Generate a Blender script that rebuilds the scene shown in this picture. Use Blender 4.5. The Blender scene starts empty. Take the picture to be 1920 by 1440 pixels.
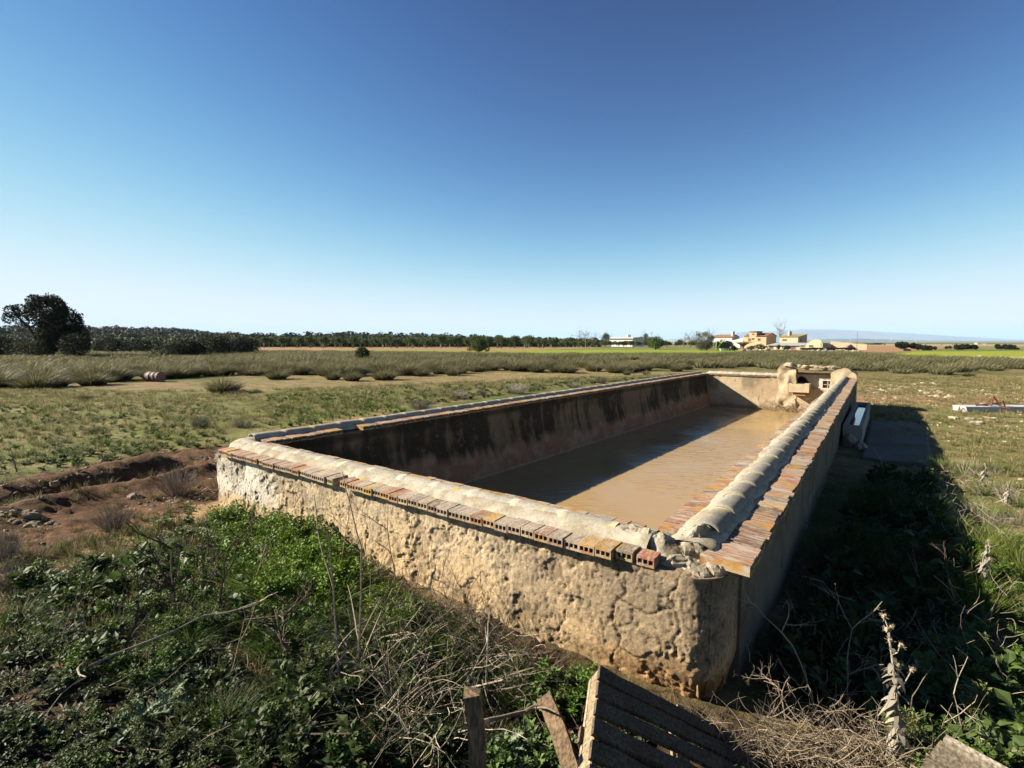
import bpy, math, random
import numpy as np
from mathutils import Vector, Matrix, Euler
C = bpy.context.scene
random.seed(7); rng = np.random.default_rng(7)
R = math.radians

# ------------------------------------------------------------------ camera, sky, sun, exposure
FP = 965.0; PITCH = math.atan(79/965); CAMZ = 2.6
cam = bpy.data.cameras.new('camera'); camo = bpy.data.objects.new('camera', cam); C.collection.objects.link(camo)
camo.location = (0, 0, CAMZ); camo.rotation_euler = (math.pi/2-PITCH, 0, 0)
cam.sensor_width = 36; cam.lens = 36*FP/1920; cam.clip_start = .05; cam.clip_end = 90000
C.camera = camo
SUN_EL = 28.5
LX, LY = .990, -.14            # horizontal direction the sunlight travels
W = bpy.data.worlds.new('World'); C.world = W; W.use_nodes = True
wn = W.node_tree; wn.nodes.clear()
sky = wn.nodes.new('ShaderNodeTexSky'); sky.sky_type = 'NISHITA'; sky.sun_disc = False
sky.sun_elevation = R(SUN_EL); sky.sun_rotation = math.atan2(-LX, -LY)
sky.altitude = 300; sky.air_density = .6; sky.dust_density = 0; sky.ozone_density = 6
EXPO = 1.75
bg = wn.nodes.new('ShaderNodeBackground'); bg.inputs[1].default_value = .1
wo = wn.nodes.new('ShaderNodeOutputWorld')
def vm(op, a, b=None, k=None):
    n = wn.nodes.new('ShaderNodeVectorMath'); n.operation = op; wn.links.new(a, n.inputs[0])
    if b is not None: wn.links.new(b, n.inputs[1])
    if k is not None: n.inputs[1].default_value = k
    return n.outputs[0]
c1 = vm('MULTIPLY', sky.outputs[0], k=(.182, .182, .182)); c2 = vm('POWER', c1, k=(2.7, 2.7, 2.7))      # soft shoulder: deep zenith, pale horizon
c3 = vm('DIVIDE', c2, vm('ADD', c2, k=(math.exp(-3.45), math.exp(-2.62), math.exp(-1.6)))); SK = 10/2**EXPO
c4 = vm('MULTIPLY', c3, k=(SK, SK, SK)); wn.links.new(c4, bg.inputs[0]); wn.links.new(bg.outputs[0], wo.inputs[0])
sl = bpy.data.lights.new('sun', 'SUN'); sl.energy = 5.0; sl.angle = R(.53); sl.color = (1, .90, .74)
so = bpy.data.objects.new('sun', sl); C.collection.objects.link(so)
so.rotation_euler = Vector((LX*math.cos(R(SUN_EL)), LY*math.cos(R(SUN_EL)), -math.sin(R(SUN_EL)))).to_track_quat('-Z', 'Y').to_euler()
C.view_settings.view_transform = 'Standard'; C.view_settings.look = 'None'
C.view_settings.exposure = EXPO; C.view_settings.gamma = 1
C.cycles.max_bounces = 6; C.cycles.transparent_max_bounces = 12; C.cycles.volume_bounces = 0
C.cycles.caustics_reflective = False; C.cycles.caustics_refractive = False

# ------------------------------------------------------------------ pixel <-> world, tank frame
AZ = R(36.2); PC, PS = math.cos(AZ), math.sin(AZ)
def ray(px, py):
    u = (px-960)/FP; v = (720-py)/FP
    return np.array((u, math.cos(PITCH)+v*math.sin(PITCH), -math.sin(PITCH)+v*math.cos(PITCH)))
def P(px, py, z=0.3):
    d = ray(px, py); t = (z-CAMZ)/d[2]; return np.array((d[0]*t, d[1]*t, z))
def PD(px, py, Y):
    d = ray(px, py); t = Y/d[1]; return np.array((d[0]*t, Y, CAMZ+d[2]*t))
def pq(p, q, z=0.):
    return np.stack([np.asarray(p)*PC+np.asarray(q)*PS, -np.asarray(p)*PS+np.asarray(q)*PC, np.asarray(z)+0*np.asarray(p)], -1)
def to_pq(x, y): return x*PC-y*PS, x*PS+y*PC

# ------------------------------------------------------------------ noise
def _h(ix, iy, iz, s):
    n = (ix*374761393+iy*668265263+iz*2147483647+s*1274126177) & 0xffffffff
    n = ((n ^ (n >> 13))*1274126177) & 0xffffffff
    n = ((n ^ (n >> 16))*2246822519) & 0xffffffff
    return ((n ^ (n >> 15)) & 0xffffff)/float(0xffffff)
def vn(p, s=0):
    p = np.asarray(p, dtype=np.float64); i = np.floor(p).astype(np.int64); f = p-i; f = f*f*(3-2*f)
    x, y, z = i[..., 0], i[..., 1], i[..., 2]; r = 0
    for dx in (0, 1):
        for dy in (0, 1):
            for dz in (0, 1):
                w = (f[..., 0] if dx else 1-f[..., 0])*(f[..., 1] if dy else 1-f[..., 1])*(f[..., 2] if dz else 1-f[..., 2])
                r = r+w*_h(x+dx, y+dy, z+dz, s)
    return r*2-1
def fbm(p, fr=1., o=4, s=0, g=.5):
    p = np.asarray(p, dtype=np.float64)*fr; a = 1.; t = 0; r = 0
    for k in range(o):
        r = r+a*vn(p+k*17.3, s+k); t += a; a *= g; p = p*2.03
    return r/t
def sm(x, a, b):
    t = np.clip((x-a)/(b-a), 0, 1); return t*t*(3-2*t)
def V3(x, y, z=0.): return np.stack([x, y, np.zeros_like(x)+z], -1)
def inpoly(x, y, poly):
    poly = np.asarray(poly)[:, :2]; r = np.zeros(x.shape, bool); n = len(poly); j = n-1
    for i in range(n):
        xi, yi = poly[i]; xj, yj = poly[j]
        c = ((yi > y) != (yj > y)) & (x < (xj-xi)*(y-yi)/(yj-yi+1e-12)+xi)
        r ^= c; j = i
    return r

# ------------------------------------------------------------------ mesh helpers
def mk(name, V, F, mat, parent=None, col=None, smooth=False, org=None, mi=None, mats=None):
    """V (n,3) in world space; F: list of (m,k) int arrays; col (n,3) per-vertex colour"""
    V = np.asarray(V, dtype=np.float64)
    if not isinstance(F, (list, tuple)): F = [F]
    F = [np.asarray(f, dtype=np.int32) for f in F if len(f)]
    if parent is not None: off = np.array(parent['_w'][:])
    elif org is not None: off = np.array(org, dtype=float)
    else: off = np.zeros(3)
    me = bpy.data.meshes.new(name); me.vertices.add(len(V)); me.vertices.foreach_set('co', (V-off).astype(np.float32).ravel())
    lv = np.concatenate([f.ravel() for f in F]); tot = np.concatenate([np.full(len(f), f.shape[1], np.int32) for f in F])
    me.loops.add(len(lv)); me.loops.foreach_set('vertex_index', lv)
    me.polygons.add(len(tot)); st = np.concatenate([[0], np.cumsum(tot)[:-1]]).astype(np.int32)
    me.polygons.foreach_set('loop_start', st); me.polygons.foreach_set('loop_total', tot)
    for m in (mats or [mat]): me.materials.append(m)
    if mi is not None: me.polygons.foreach_set('material_index', np.asarray(mi, np.int32))
    me.polygons.foreach_set('use_smooth', np.full(len(tot), smooth))
    if col is not None:
        a = me.color_attributes.new('Col', 'FLOAT_COLOR', 'POINT'); c4 = np.ones((len(V), 4), np.float32); c4[:, :3] = col
        a.data.foreach_set('color', c4.ravel())
    me.update(calc_edges=True)
    o = bpy.data.objects.new(name, me); C.collection.objects.link(o)
    if parent is not None: o.parent = parent
    elif org is not None: o.location = org
    o['_w'] = [float(v) for v in off]
    return o
def tag(o, label=None, cat=None, group=None, kind=None):
    if label: o['label'] = label
    if cat: o['category'] = cat
    if group: o['group'] = group
    if kind: o['kind'] = kind
    return o
def thing(name, label, cat, loc, group=None):
    o = bpy.data.objects.new(name, None); C.collection.objects.link(o); o.location = [float(v) for v in loc]
    o['_w'] = [float(v) for v in loc]; o.empty_display_size = .1
    return tag(o, label, cat, group)
def struct(name, *a, **k):
    o = mk(name, *a, **k); o['kind'] = 'structure'; return o
def dup(root, loc, rz=0., sc=(1, 1, 1), label=None, group=None):
    r = root.copy(); C.collection.objects.link(r); r.location = [float(v) for v in loc]; r.rotation_euler = (0, 0, rz); r.scale = sc
    if label: r['label'] = label
    if group: r['group'] = group
    for ch in list(root.children):
        c = ch.copy(); C.collection.objects.link(c); c.parent = r
    return r
class B:
    """collects pieces of one mesh"""
    def __init__(s): s.V = []; s.F = {}; s.C = []; s.n = 0
    def add(s, V, F, col=(1, 1, 1)):
        V = np.asarray(V, float).reshape(-1, 3)
        for f in (F if isinstance(F, list) else [F]):
            f = np.asarray(f, np.int64)
            if len(f): s.F.setdefault(f.shape[1], []).append(f+s.n)
        col = np.asarray(col, float)
        s.C.append(np.broadcast_to(col, (len(V), 3)) if col.ndim == 1 else col)
        s.V.append(V); s.n += len(V)
    def get(s):
        return np.concatenate(s.V), [np.concatenate(f) for f in s.F.values()], np.concatenate(s.C)
    def build(s, name, mat, parent=None, smooth=False, org=None):
        V, F, c = s.get(); return mk(name, V, F, mat, parent, c, smooth, org)
BOXF = np.array([[0, 3, 2, 1], [4, 5, 6, 7], [0, 1, 5, 4], [1, 2, 6, 5], [2, 3, 7, 6], [3, 0, 4, 7]])
def hexa(b, pts, col=(1, 1, 1)): b.add(pts, BOXF, col)      # 4 bottom ccw, 4 top
def obox(b, c, ax, ay, az, col=(1, 1, 1)):
    c, ax, ay, az = map(np.asarray, (c, ax, ay, az))
    hexa(b, [c-ax-ay-az, c+ax-ay-az, c+ax+ay-az, c-ax+ay-az, c-ax-ay+az, c+ax-ay+az, c+ax+ay+az, c-ax+ay+az], col)
def tube(b, pts, rad, col=(1, 1, 1), n=5):
    pts = np.asarray(pts, float); m = len(pts); rad = np.broadcast_to(rad, (m,))
    t = np.gradient(pts, axis=0); t /= np.linalg.norm(t, axis=1)[:, None]+1e-9
    ref = np.array((0, 0, 1.)) if abs(t[:, 2]).mean() < .8 else np.array((1., 0, 0))
    a = np.cross(t, ref); a /= np.linalg.norm(a, axis=1)[:, None]+1e-9; bb = np.cross(t, a)
    th = np.arange(n)*2*math.pi/n
    V = pts[:, None]+rad[:, None, None]*(np.cos(th)[None, :, None]*a[:, None]+np.sin(th)[None, :, None]*bb[:, None])
    i = np.arange(m-1)[:, None]*n; j = np.arange(n)[None]; k = (j+1) % n
    F = np.stack([i+j, i+k, i+n+k, i+n+j], -1).reshape(-1, 4)
    c = np.asarray(col, float)
    if c.ndim == 2: c = np.repeat(c, n, axis=0)
    b.add(V.reshape(-1, 3), F, c)
def grid_faces(nu, nv, off=0):
    i = np.arange(nu-1)[:, None]*nv; j = np.arange(nv-1)[None]
    return (np.stack([i+j, i+nv+j, i+nv+j+1, i+j+1], -1).reshape(-1, 4))+off

# ------------------------------------------------------------------ materials
ALB = .71      # overall reflectance of the dry land
def mat(name, col=(.5, .5, .5), rough=.9, attr=True, n1=(3., .25), n2=(25., .2), bump=(30., .3, .01), spec=.25, trans=0., metal=0., b2=None, vor=None):
    m = bpy.data.materials.new(name); m.use_nodes = True; nt = m.node_tree; nd = nt.nodes; L = nt.links; nd.clear()
    out = nd.new('ShaderNodeOutputMaterial'); bs = nd.new('ShaderNodeBsdfPrincipled')
    bs.inputs['Roughness'].default_value = rough; bs.inputs['Metallic'].default_value = metal
    bs.inputs['Specular IOR Level'].default_value = spec
    geo = nd.new('ShaderNodeTexCoord')
    co = geo.outputs['Object']
    if attr:
        a = nd.new('ShaderNodeVertexColor'); a.layer_name = 'Col'; cur = a.outputs[0]
        if True:
            mx = nd.new('ShaderNodeMix'); mx.data_type = 'RGBA'; mx.blend_type = 'MULTIPLY'; mx.inputs[0].default_value = 1
            L.new(cur, mx.inputs[6]); mx.inputs[7].default_value = (*[c*ALB for c in col], 1); cur = mx.outputs[2]
    else:
        r = nd.new('ShaderNodeRGB'); r.outputs[0].default_value = (*col, 1); cur = r.outputs[0]
    for (sc, am), dt in ((n1, 5), (n2, 6)):
        if am <= 0: continue
        n = nd.new('ShaderNodeTexNoise'); n.inputs['Scale'].default_value = sc; n.inputs['Detail'].default_value = dt; n.inputs['Roughness'].default_value = .62
        L.new(co, n.inputs['Vector'])
        mr = nd.new('ShaderNodeMapRange'); mr.inputs[1].default_value = .3; mr.inputs[2].default_value = .7
        mr.inputs[3].default_value = 1-am; mr.inputs[4].default_value = 1+am; L.new(n.outputs[0], mr.inputs[0])
        mx = nd.new('ShaderNodeMix'); mx.data_type = 'RGBA'; mx.blend_type = 'MULTIPLY'; mx.inputs[0].default_value = 1
        L.new(cur, mx.inputs[6]); L.new(mr.outputs[0], mx.inputs[7]); cur = mx.outputs[2]
    L.new(cur, bs.inputs['Base Color'])
    last = None
    for bb in (bump, b2):
        if not bb: continue
        n = nd.new('ShaderNodeTexNoise'); n.inputs['Scale'].default_value = bb[0]; n.inputs['Detail'].default_value = 8; n.inputs['Roughness'].default_value = .65
        L.new(co, n.inputs['Vector'])
        bp = nd.new('ShaderNodeBump'); bp.inputs['Strength'].default_value = bb[1]; bp.inputs['Distance'].default_value = bb[2]
        L.new(n.outputs[0], bp.inputs['Height'])
        if last: L.new(last, bp.inputs['Normal'])
        last = bp.outputs[0]
    if vor:
        n = nd.new('ShaderNodeTexVoronoi'); n.inputs['Scale'].default_value = vor[0]; L.new(co, n.inputs['Vector'])
        bp = nd.new('ShaderNodeBump'); bp.inputs['Strength'].default_value = vor[1]; bp.inputs['Distance'].default_value = vor[2]
        L.new(n.outputs[0], bp.inputs['Height'])
        if last: L.new(last, bp.inputs['Normal'])
        last = bp.outputs[0]
    if last: L.new(last, bs.inputs['Normal'])
    if trans > 0:
        tr = nd.new('ShaderNodeBsdfTranslucent'); L.new(cur, tr.inputs[0]); ms = nd.new('ShaderNodeMixShader'); ms.inputs[0].default_value = trans
        L.new(bs.outputs[0], ms.inputs[1]); L.new(tr.outputs[0], ms.inputs[2]); L.new(ms.outputs[0], out.inputs[0])
    else: L.new(bs.outputs[0], out.inputs[0])
    return m
M = {}
M['ground'] = mat('ground', (1, 1, 1), n1=(1.7, .3), n2=(22., .38), bump=(45., .7, .03), b2=(7., .4, .08), spec=.1)
M['plaster'] = mat('plaster', (1, 1, 1), n1=(6., .14), n2=(75., .32), bump=(150., .6, .010), b2=(22., .3, .02), vor=(60., .2, .006), spec=.12)
M['brick'] = mat('brick', (1, 1, 1), n1=(9., .22), n2=(70., .35), bump=(120., .5, .006), spec=.15)
M['tile'] = mat('ridge_tile', (1, 1, 1), n1=(7., .18), n2=(50., .25), bump=(80., .5, .008), spec=.15)
M['stone'] = mat('stone', (1, 1, 1), n1=(4., .2), n2=(40., .25), bump=(50., .6, .02), spec=.15)
M['leaf'] = mat('leaf', (1, 1, 1), n1=(2., .2), n2=(0, 0), bump=None, rough=.6, trans=.3, spec=.3)
M['straw'] = mat('straw', (1, 1, 1), n1=(5., .2), n2=(0, 0), bump=None, rough=.8, trans=.15, spec=.2)
M['farleaf'] = mat('far_leaf', (1, 1, 1), n1=(.5, .2), n2=(0, 0), bump=None, rough=.7, trans=.2, spec=.2)
M['bark'] = mat('bark', (1, 1, 1), n1=(6., .3), n2=(40., .3), bump=(60., .7, .01), spec=.1)
M['wood'] = mat('weathered_wood', (1, 1, 1), n1=(5., .25), n2=(40., .12), bump=(80., .6, .006), spec=.15)
M['concrete'] = mat('concrete', (1, 1, 1), n1=(3., .12), n2=(40., .15), bump=(60., .4, .006), spec=.2)
M['wall'] = mat('house_wall', (1, 1, 1), n1=(.6, .12), n2=(4., .1), bump=(6., .3, .05), spec=.1)
M['metal'] = mat('rusty_metal', (1, 1, 1), n1=(8., .4), n2=(40., .3), bump=(50., .4, .005), rough=.7, spec=.3)
M['paint'] = mat('faded_paint', (1, 1, 1), n1=(1., .1), n2=(0, 0), bump=None, rough=.5, spec=.4)
M['hill'] = mat('far_hill', (1, 1, 1), n1=(.0012, .3), n2=(.01, .2), bump=None, spec=.05)
def patches(m, layers):
    nt = m.node_tree; nd = nt.nodes; L = nt.links; bs = [n for n in nd if n.type == 'BSDF_PRINCIPLED'][0]; cur = bs.inputs['Base Color'].links[0].from_socket
    tc = nd.new('ShaderNodeTexCoord')
    for (sc, lo, hi, colr, rot, seed) in layers:
        mp = nd.new('ShaderNodeMapping'); mp.vector_type = 'TEXTURE'; mp.inputs['Rotation'].default_value = (0, 0, rot); mp.inputs['Location'].default_value = (seed, seed*2, 0); mp.inputs['Scale'].default_value = tuple(1/k for k in sc)
        L.new(tc.outputs['Object'], mp.inputs['Vector']); n = nd.new('ShaderNodeTexNoise'); n.inputs['Scale'].default_value = 1; n.inputs['Detail'].default_value = 7; n.inputs['Roughness'].default_value = .68
        L.new(mp.outputs[0], n.inputs['Vector']); mr = nd.new('ShaderNodeMapRange'); mr.inputs[1].default_value = lo; mr.inputs[2].default_value = hi; L.new(n.outputs[0], mr.inputs[0])
        mx = nd.new('ShaderNodeMix'); mx.data_type = 'RGBA'; L.new(mr.outputs[0], mx.inputs[0]); L.new(cur, mx.inputs[6]); mx.inputs[7].default_value = (*[c*ALB for c in colr], 1); cur = mx.outputs[2]
    L.new(cur, bs.inputs['Base Color'])
M['brick2'] = mat('brick_long', (1, 1, 1), n1=(9., .2), n2=(70., .3), bump=(120., .5, .006), spec=.15)
patches(M['brick'], [((60, 9, 20), .50, .62, (.44, .40, .34), -AZ, 1), ((6, 6, 6), .56, .68, (.42, .30, .08), 0, 3), ((70, 12, 10), .55, .66, (.14, .10, .075), -AZ, 5)])
patches(M['brick2'], [((7, 55, 20), .47, .60, (.46, .41, .33), -AZ, 1), ((3.5, 3.5, 6), .53, .66, (.46, .25, .06), 0, 3), ((9, 75, 10), .53, .64, (.13, .09, .06), -AZ, 5)])
patches(M['tile'], [((9, 9, 9), .60, .70, (.46, .34, .06), 0, 7), ((5, 5, 5), .58, .7, (.24, .21, .16), 0, 9)])
patches(M['plaster'], [((11, 11, 11), .60, .68, (.22, .17, .11), 0, 7), ((38, 38, 38), .62, .70, (.16, .12, .08), 0, 2)])
def grain(m, scale, am):
    nt = m.node_tree; nd = nt.nodes; L = nt.links
    bs = [n for n in nd if n.type == 'BSDF_PRINCIPLED'][0]; src = bs.inputs['Base Color'].links[0].from_socket
    tc = nd.new('ShaderNodeTexCoord'); mp = nd.new('ShaderNodeMapping'); mp.inputs['Scale'].default_value = scale
    L.new(tc.outputs['Object'], mp.inputs['Vector']); n = nd.new('ShaderNodeTexNoise'); n.inputs['Scale'].default_value = 1; n.inputs['Detail'].default_value = 4
    L.new(mp.outputs[0], n.inputs['Vector']); mr = nd.new('ShaderNodeMapRange'); mr.inputs[1].default_value = .35; mr.inputs[2].default_value = .65
    mr.inputs[3].default_value = 1-am; mr.inputs[4].default_value = 1+am; L.new(n.outputs[0], mr.inputs[0])
    mx = nd.new('ShaderNodeMix'); mx.data_type = 'RGBA'; mx.blend_type = 'MULTIPLY'; mx.inputs[0].default_value = 1
    L.new(src, mx.inputs[6]); L.new(mr.outputs[0], mx.inputs[7]); L.new(mx.outputs[2], bs.inputs['Base Color'])

grain(M['wood'], (90, 90, 7), .45)
def water_mat(name, col, rough, sc, strength):
    m = bpy.data.materials.new(name); m.use_nodes = True; nt = m.node_tree; nd = nt.nodes; L = nt.links
    bs = nd['Principled BSDF']; bs.inputs['Roughness'].default_value = rough; bs.inputs['IOR'].default_value = 1.33
    tc = nd.new('ShaderNodeTexCoord'); mp = nd.new('ShaderNodeMapping'); mp.inputs['Scale'].default_value = sc; mp.inputs['Rotation'].default_value = (0, 0, R(12))
    L.new(tc.outputs['Object'], mp.inputs[0]); n = nd.new('ShaderNodeTexNoise'); n.inputs['Scale'].default_value = 1; n.inputs['Detail'].default_value = 4; n.inputs['Distortion'].default_value = .6
    L.new(mp.outputs[0], n.inputs[0])
    big = nd.new('ShaderNodeTexNoise'); big.inputs['Scale'].default_value = .35; big.inputs['Detail'].default_value = 3; L.new(tc.outputs['Object'], big.inputs[0])
    mr = nd.new('ShaderNodeMapRange'); mr.inputs[1].default_value = .42; mr.inputs[2].default_value = .62; mr.inputs[3].default_value = .15; mr.inputs[4].default_value = 1.
    L.new(big.outputs[0], mr.inputs[0])
    mu = nd.new('ShaderNodeMath'); mu.operation = 'MULTIPLY'; L.new(n.outputs[0], mu.inputs[0]); L.new(mr.outputs[0], mu.inputs[1])
    bp = nd.new('ShaderNodeBump'); bp.inputs['Strength'].default_value = strength; bp.inputs['Distance'].default_value = .03
    L.new(mu.outputs[0], bp.inputs['Height']); L.new(bp.outputs[0], bs.inputs['Normal'])
    cr = nd.new('ShaderNodeMix'); cr.data_type = 'RGBA'; cr.inputs[6].default_value = (*[c*.97 for c in col], 1); cr.inputs[7].default_value = (*[c*1.03 for c in col], 1)
    L.new(big.outputs[0], cr.inputs[0]); L.new(cr.outputs[2], bs.inputs['Base Color'])
    return m
M['mud_water'] = water_mat('muddy_water', (.29, .195, .085), .05, (2.8, 9, 1), .85)
M['clear_water'] = water_mat('trough_water', (.02, .03, .03), .03, (6, 6, 1), .1)

# ------------------------------------------------------------------ ground
CP = np.array([(0,.2,.85),(.3,2.1,.5),(-1.5,1.8,.58),(-3,2.6,.6),(-1,3.6,.5),(.6,2.9,.42),(1.2,2.7,.4),(-2.4,4.6,.5),(-3.9,6.2,.48),(-6,5,.55),(-8,10,.5),
 (-4,12,.5),(-15,25,.5),(0,30,.45),(10,36,.35),(40,80,.35),(2.2,1.8,.5),(2.2,3.2,.28),(3.2,4.5,.15),(5,7,.12),(10,12,.12),(13,16,.1),(20,20,.1),(16,25,.15),(40,40,.15),(-30,60,.5),
 (80,60,.2),(-3,-3,.7),(6,2,.35),(6,-4,.5),(-12,3,.6)])
def in_tank(x, y, m=0.):
    p, q = to_pq(x, y)
    return (q > 3.22-m) & (q < 22.85+m) & (p > -6.95+(q-3)*.022-m) & (p < -1.0+m)
def hill(x, y):
    a = 11.8*sm(y, 330, 520)*(1-sm(x, -430, -215))*(1-sm(y, 650, 900))
    b = 4.6*np.exp(-((x+135)/75)**2)*np.exp(-((y-520)/90)**2)+2.4*np.exp(-((x+215)/60)**2)*np.exp(-((y-500)/90)**2)+2.2*np.exp(-((x+60)/60)**2)*np.exp(-((y-560)/90)**2)
    return (a+b)*(1+.10*vn(V3(x, y)*.02, 5))
def base_z(x, y):
    r = np.hypot(x, y); num = 0; den = 0
    for cx, cy, cz in CP:
        w = 1/(((x-cx)**2+(y-cy)**2)+.25+.0025*r*r)**1.7; num = num+w*cz; den = den+w
    z = num/den; k = sm(r, 70, 160); z = z*(1-k)+.35*k
    # furrow and berm left of the tank
    a = P(-60, 975, .5); b = P(402, 868, .5); d = (b-a)[:2]; L = np.hypot(*d); d /= L
    t = (x-a[0])*d[0]+(y-a[1])*d[1]; n = -(x-a[0])*d[1]+(y-a[1])*d[0]+.35*vn(V3(x, y)*.9, 3)
    on = sm(t, -3, 0)*(1-sm(t, L-.6, L+.1))
    z = z+on*(.17*np.exp(-((n-1.05)/.45)**2)-.2*np.exp(-((n-.3)/.32)**2)+.13*np.exp(-((n+.35)/.3)**2))
    return z+hill(x, y)
def zone(pts, z=.4): return [P(a, b, z) for a, b in pts]
Z_GREEN = zone([(-300,745),(200,742),(430,738),(700,732),(1000,712),(1290,700),(960,735),(640,790),(500,815),(430,845),(300,862),(120,885),(-300,930)])
Z_STRIP = zone([(330,735),(470,712),(640,705),(900,700),(1250,694),(1240,700),(1000,712),(760,728),(500,738)])
Z_DITCH = zone([(-300,950),(60,895),(300,850),(440,832),(420,935),(300,975),(130,1045),(-60,1075),(-300,1120)], .5)
Z_PATH = zone([(60,1085),(180,1030),(330,965),(410,930),(430,975),(330,1000),(250,1040),(170,1075),(100,1110)], .5)
Z_FIELD = zone([(880,661),(1000,656.5),(1250,656),(1440,657.5),(1440,664),(1330,669),(1000,672),(860,668)], .35)
Z_STUB = zone([(380,651),(900,650.5),(1150,651),(1000,656),(880,660),(660,661),(400,659)], .35)
Z_YEL = zone([(640,655),(960,655),(960,668),(760,668),(640,664)], .35)
Z_RGREEN = zone([(1640,668),(1720,660),(1860,658),(2100,657.5),(2300,670),(1920,678),(1760,682),(1690,676)], .3)
Z_RDARK = zone([(1700,659),(1760,655.5),(2300,654.5),(2300,658),(1860,658.4)], .3)
Z_RBROWN = zone([(1560,649),(1790,649),(1750,655),(1690,660),(1560,664)], .3)
Z_RPATH = zone([(1590,742),(1750,738),(2100,742),(2100,756),(1760,758),(1600,762)], .12)
def ground_grid():
    th = np.concatenate([np.arange(-180, -62, 4.), np.arange(-62, 62, .3), np.arange(62, 180.1, 4.)])
    th = R(1)*th[:-1] if abs(th[-1]-180) < 1e-6 else R(1)*th
    r = [.35]
    while r[-1] < 42000:
        k = .0062 if r[-1] < 35 else (.012 if r[-1] < 400 else .05); r.append(r[-1]*(1+k))
    r = np.array(r); rr, tt = np.meshgrid(r, th, indexing='ij')
    return rr*np.sin(tt), rr*np.cos(tt), len(r), len(th)
def ground_z(x, y):
    """surface height incl. medium relief (used for placing things)"""
    x = np.asarray(x, float); y = np.asarray(y, float)
    return base_z(x, y)
def build_ground():
    X, Y, nr, nt = ground_grid(); x = X.ravel(); y = Y.ravel(); rr = np.hypot(x, y); p3 = V3(x, y)
    wx = x+rr*.018*fbm(p3/np.maximum(rr, 3)[:, None]*9, 2., 4, 11)+.12*vn(p3*4, 9); wy = y+rr*.03*fbm(p3/np.maximum(rr, 3)[:, None]*9, 2., 4, 12)+.12*vn(p3*4, 8)
    n1 = fbm(p3, .35, 5, 1); n2 = fbm(p3, 2.2, 4, 2); n3 = fbm(p3, 9., 3, 4)
    far = sm(rr, 60, 200)
    soil = np.array((.25, .175, .085)); green = np.array((.105, .125, .035)); dk = np.array((.075, .05, .03))
    k = sm(n1*.7+n2*.6+n3*.3, -.22, .22)[:, None]
    col = soil*(1-k)+green*k
    col = col*(1-far[:, None])+np.array((.20, .19, .075))*far[:, None]
    amp = np.full(x.shape, .02)
    def put(poly, c, c2=None, kk=None, am=None):
        m = inpoly(wx, wy, poly)
        cc = np.asarray(c)*np.ones((len(x), 1))
        if c2 is not None: cc = cc*(1-kk[:, None])+np.asarray(c2)*kk[:, None]
        col[m] = cc[m]
        if am is not None: amp[m] = am
    # foreground heap of litter
    p, q = to_pq(x, y); fg = sm(-q+.35*n2, -3.4, -2.9)*sm(3.6-rr, -2.2, .3)
    col[:] = col*(1-fg[:, None])+(dk*(1+.5*n3[:, None]))*fg[:, None]; amp = amp*(1-fg)+.05*fg
    k1 = sm(n2*.8+n3*.6, -.1, .3)
    put(Z_GREEN, (.15, .165, .045), (.20, .165, .07), k1, .02)
    put(Z_STRIP, (.27, .195, .095), (.17, .165, .06), k1, .02)
    put(Z_DITCH, (.105, .055, .028), (.16, .085, .042), k1, .055)
    put(Z_PATH, (.40, .27, .14), (.30, .20, .10), k1, .025)
    put(Z_FIELD, (.22, .29, .02)); put(Z_STUB, (.34, .21, .10)); put(Z_YEL, (.24, .25, .045), (.30, .22, .09), k1)
    put(Z_RGREEN, (.27, .30, .035)); put(Z_RDARK, (.13, .17, .04)); put(Z_RBROWN, (.34, .20, .105)); put(Z_RPATH, (.30, .18, .09), (.25, .19, .10), k1)
    # right pasture: dry, stony
    m = (x > 3)&(rr < 45)&(p > -.5)&(q < 40)
    c2 = np.array((.20, .17, .07))*(1-k1[:, None])+np.array((.135, .15, .045))*k1[:, None]
    mm = m & ~inpoly(wx, wy, Z_RPATH); col[mm] = c2[mm]
    # far country patchwork on the plain
    cell = np.floor(np.stack([(x*.9+y*.25)/260, (y-x*.2)/420, 0*x], -1)).astype(np.int64); hv = _h(cell[:, 0], cell[:, 1], cell[:, 2], 5)
    pal = np.array([(.30, .22, .12), (.17, .19, .06), (.36, .30, .18), (.24, .15, .09), (.13, .15, .05)])
    fp = pal[(hv*4.99).astype(int)]; kf = sm(rr, 330, 420)[:, None]*(hill(x, y) < .5)[:, None]; col[:] = col*(1-kf)+fp*kf
    hh = sm(hill(x, y), .4, 2)[:, None]; col[:] = col*(1-hh)+np.array((.10, .10, .04))*hh
    z = base_z(x, y)
    near = 1-sm(rr, 25, 60)
    z = z+amp*near*(1.0*fbm(p3, 2.2, 6, 21, .62))+amp*near*.35*vn(p3*14, 22)+amp*near*.2*vn(p3*33, 23)+.12*far*fbm(p3, .05, 3, 6)*(rr < 5000)
    z = np.where(in_tank(x, y), -1.6, z)
    i = np.arange(nr-1)[:, None]*nt; j = np.arange(nt)[None]; jn = (j+1) % nt
    F = np.stack([i+j, i+nt+j, i+nt+jn, i+jn], -1).reshape(-1, 4)[:, ::-1]
    V = np.stack([x, y, z], -1); c0 = len(V); V = np.vstack([V, [[0, 0, float(base_z(np.array(0.), np.array(0.)))]]]); col = np.vstack([col, dk[None]])
    T = np.stack([np.full(nt, c0), np.arange(nt), (np.arange(nt)+1) % nt], -1)[:, ::-1]
    o = struct('ground', V, [F, T], M['ground'], col=np.clip(col, .01, .9), smooth=True)
    tag(o, 'dry stony field with low green cover, furrow and paths')
build_ground()

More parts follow.
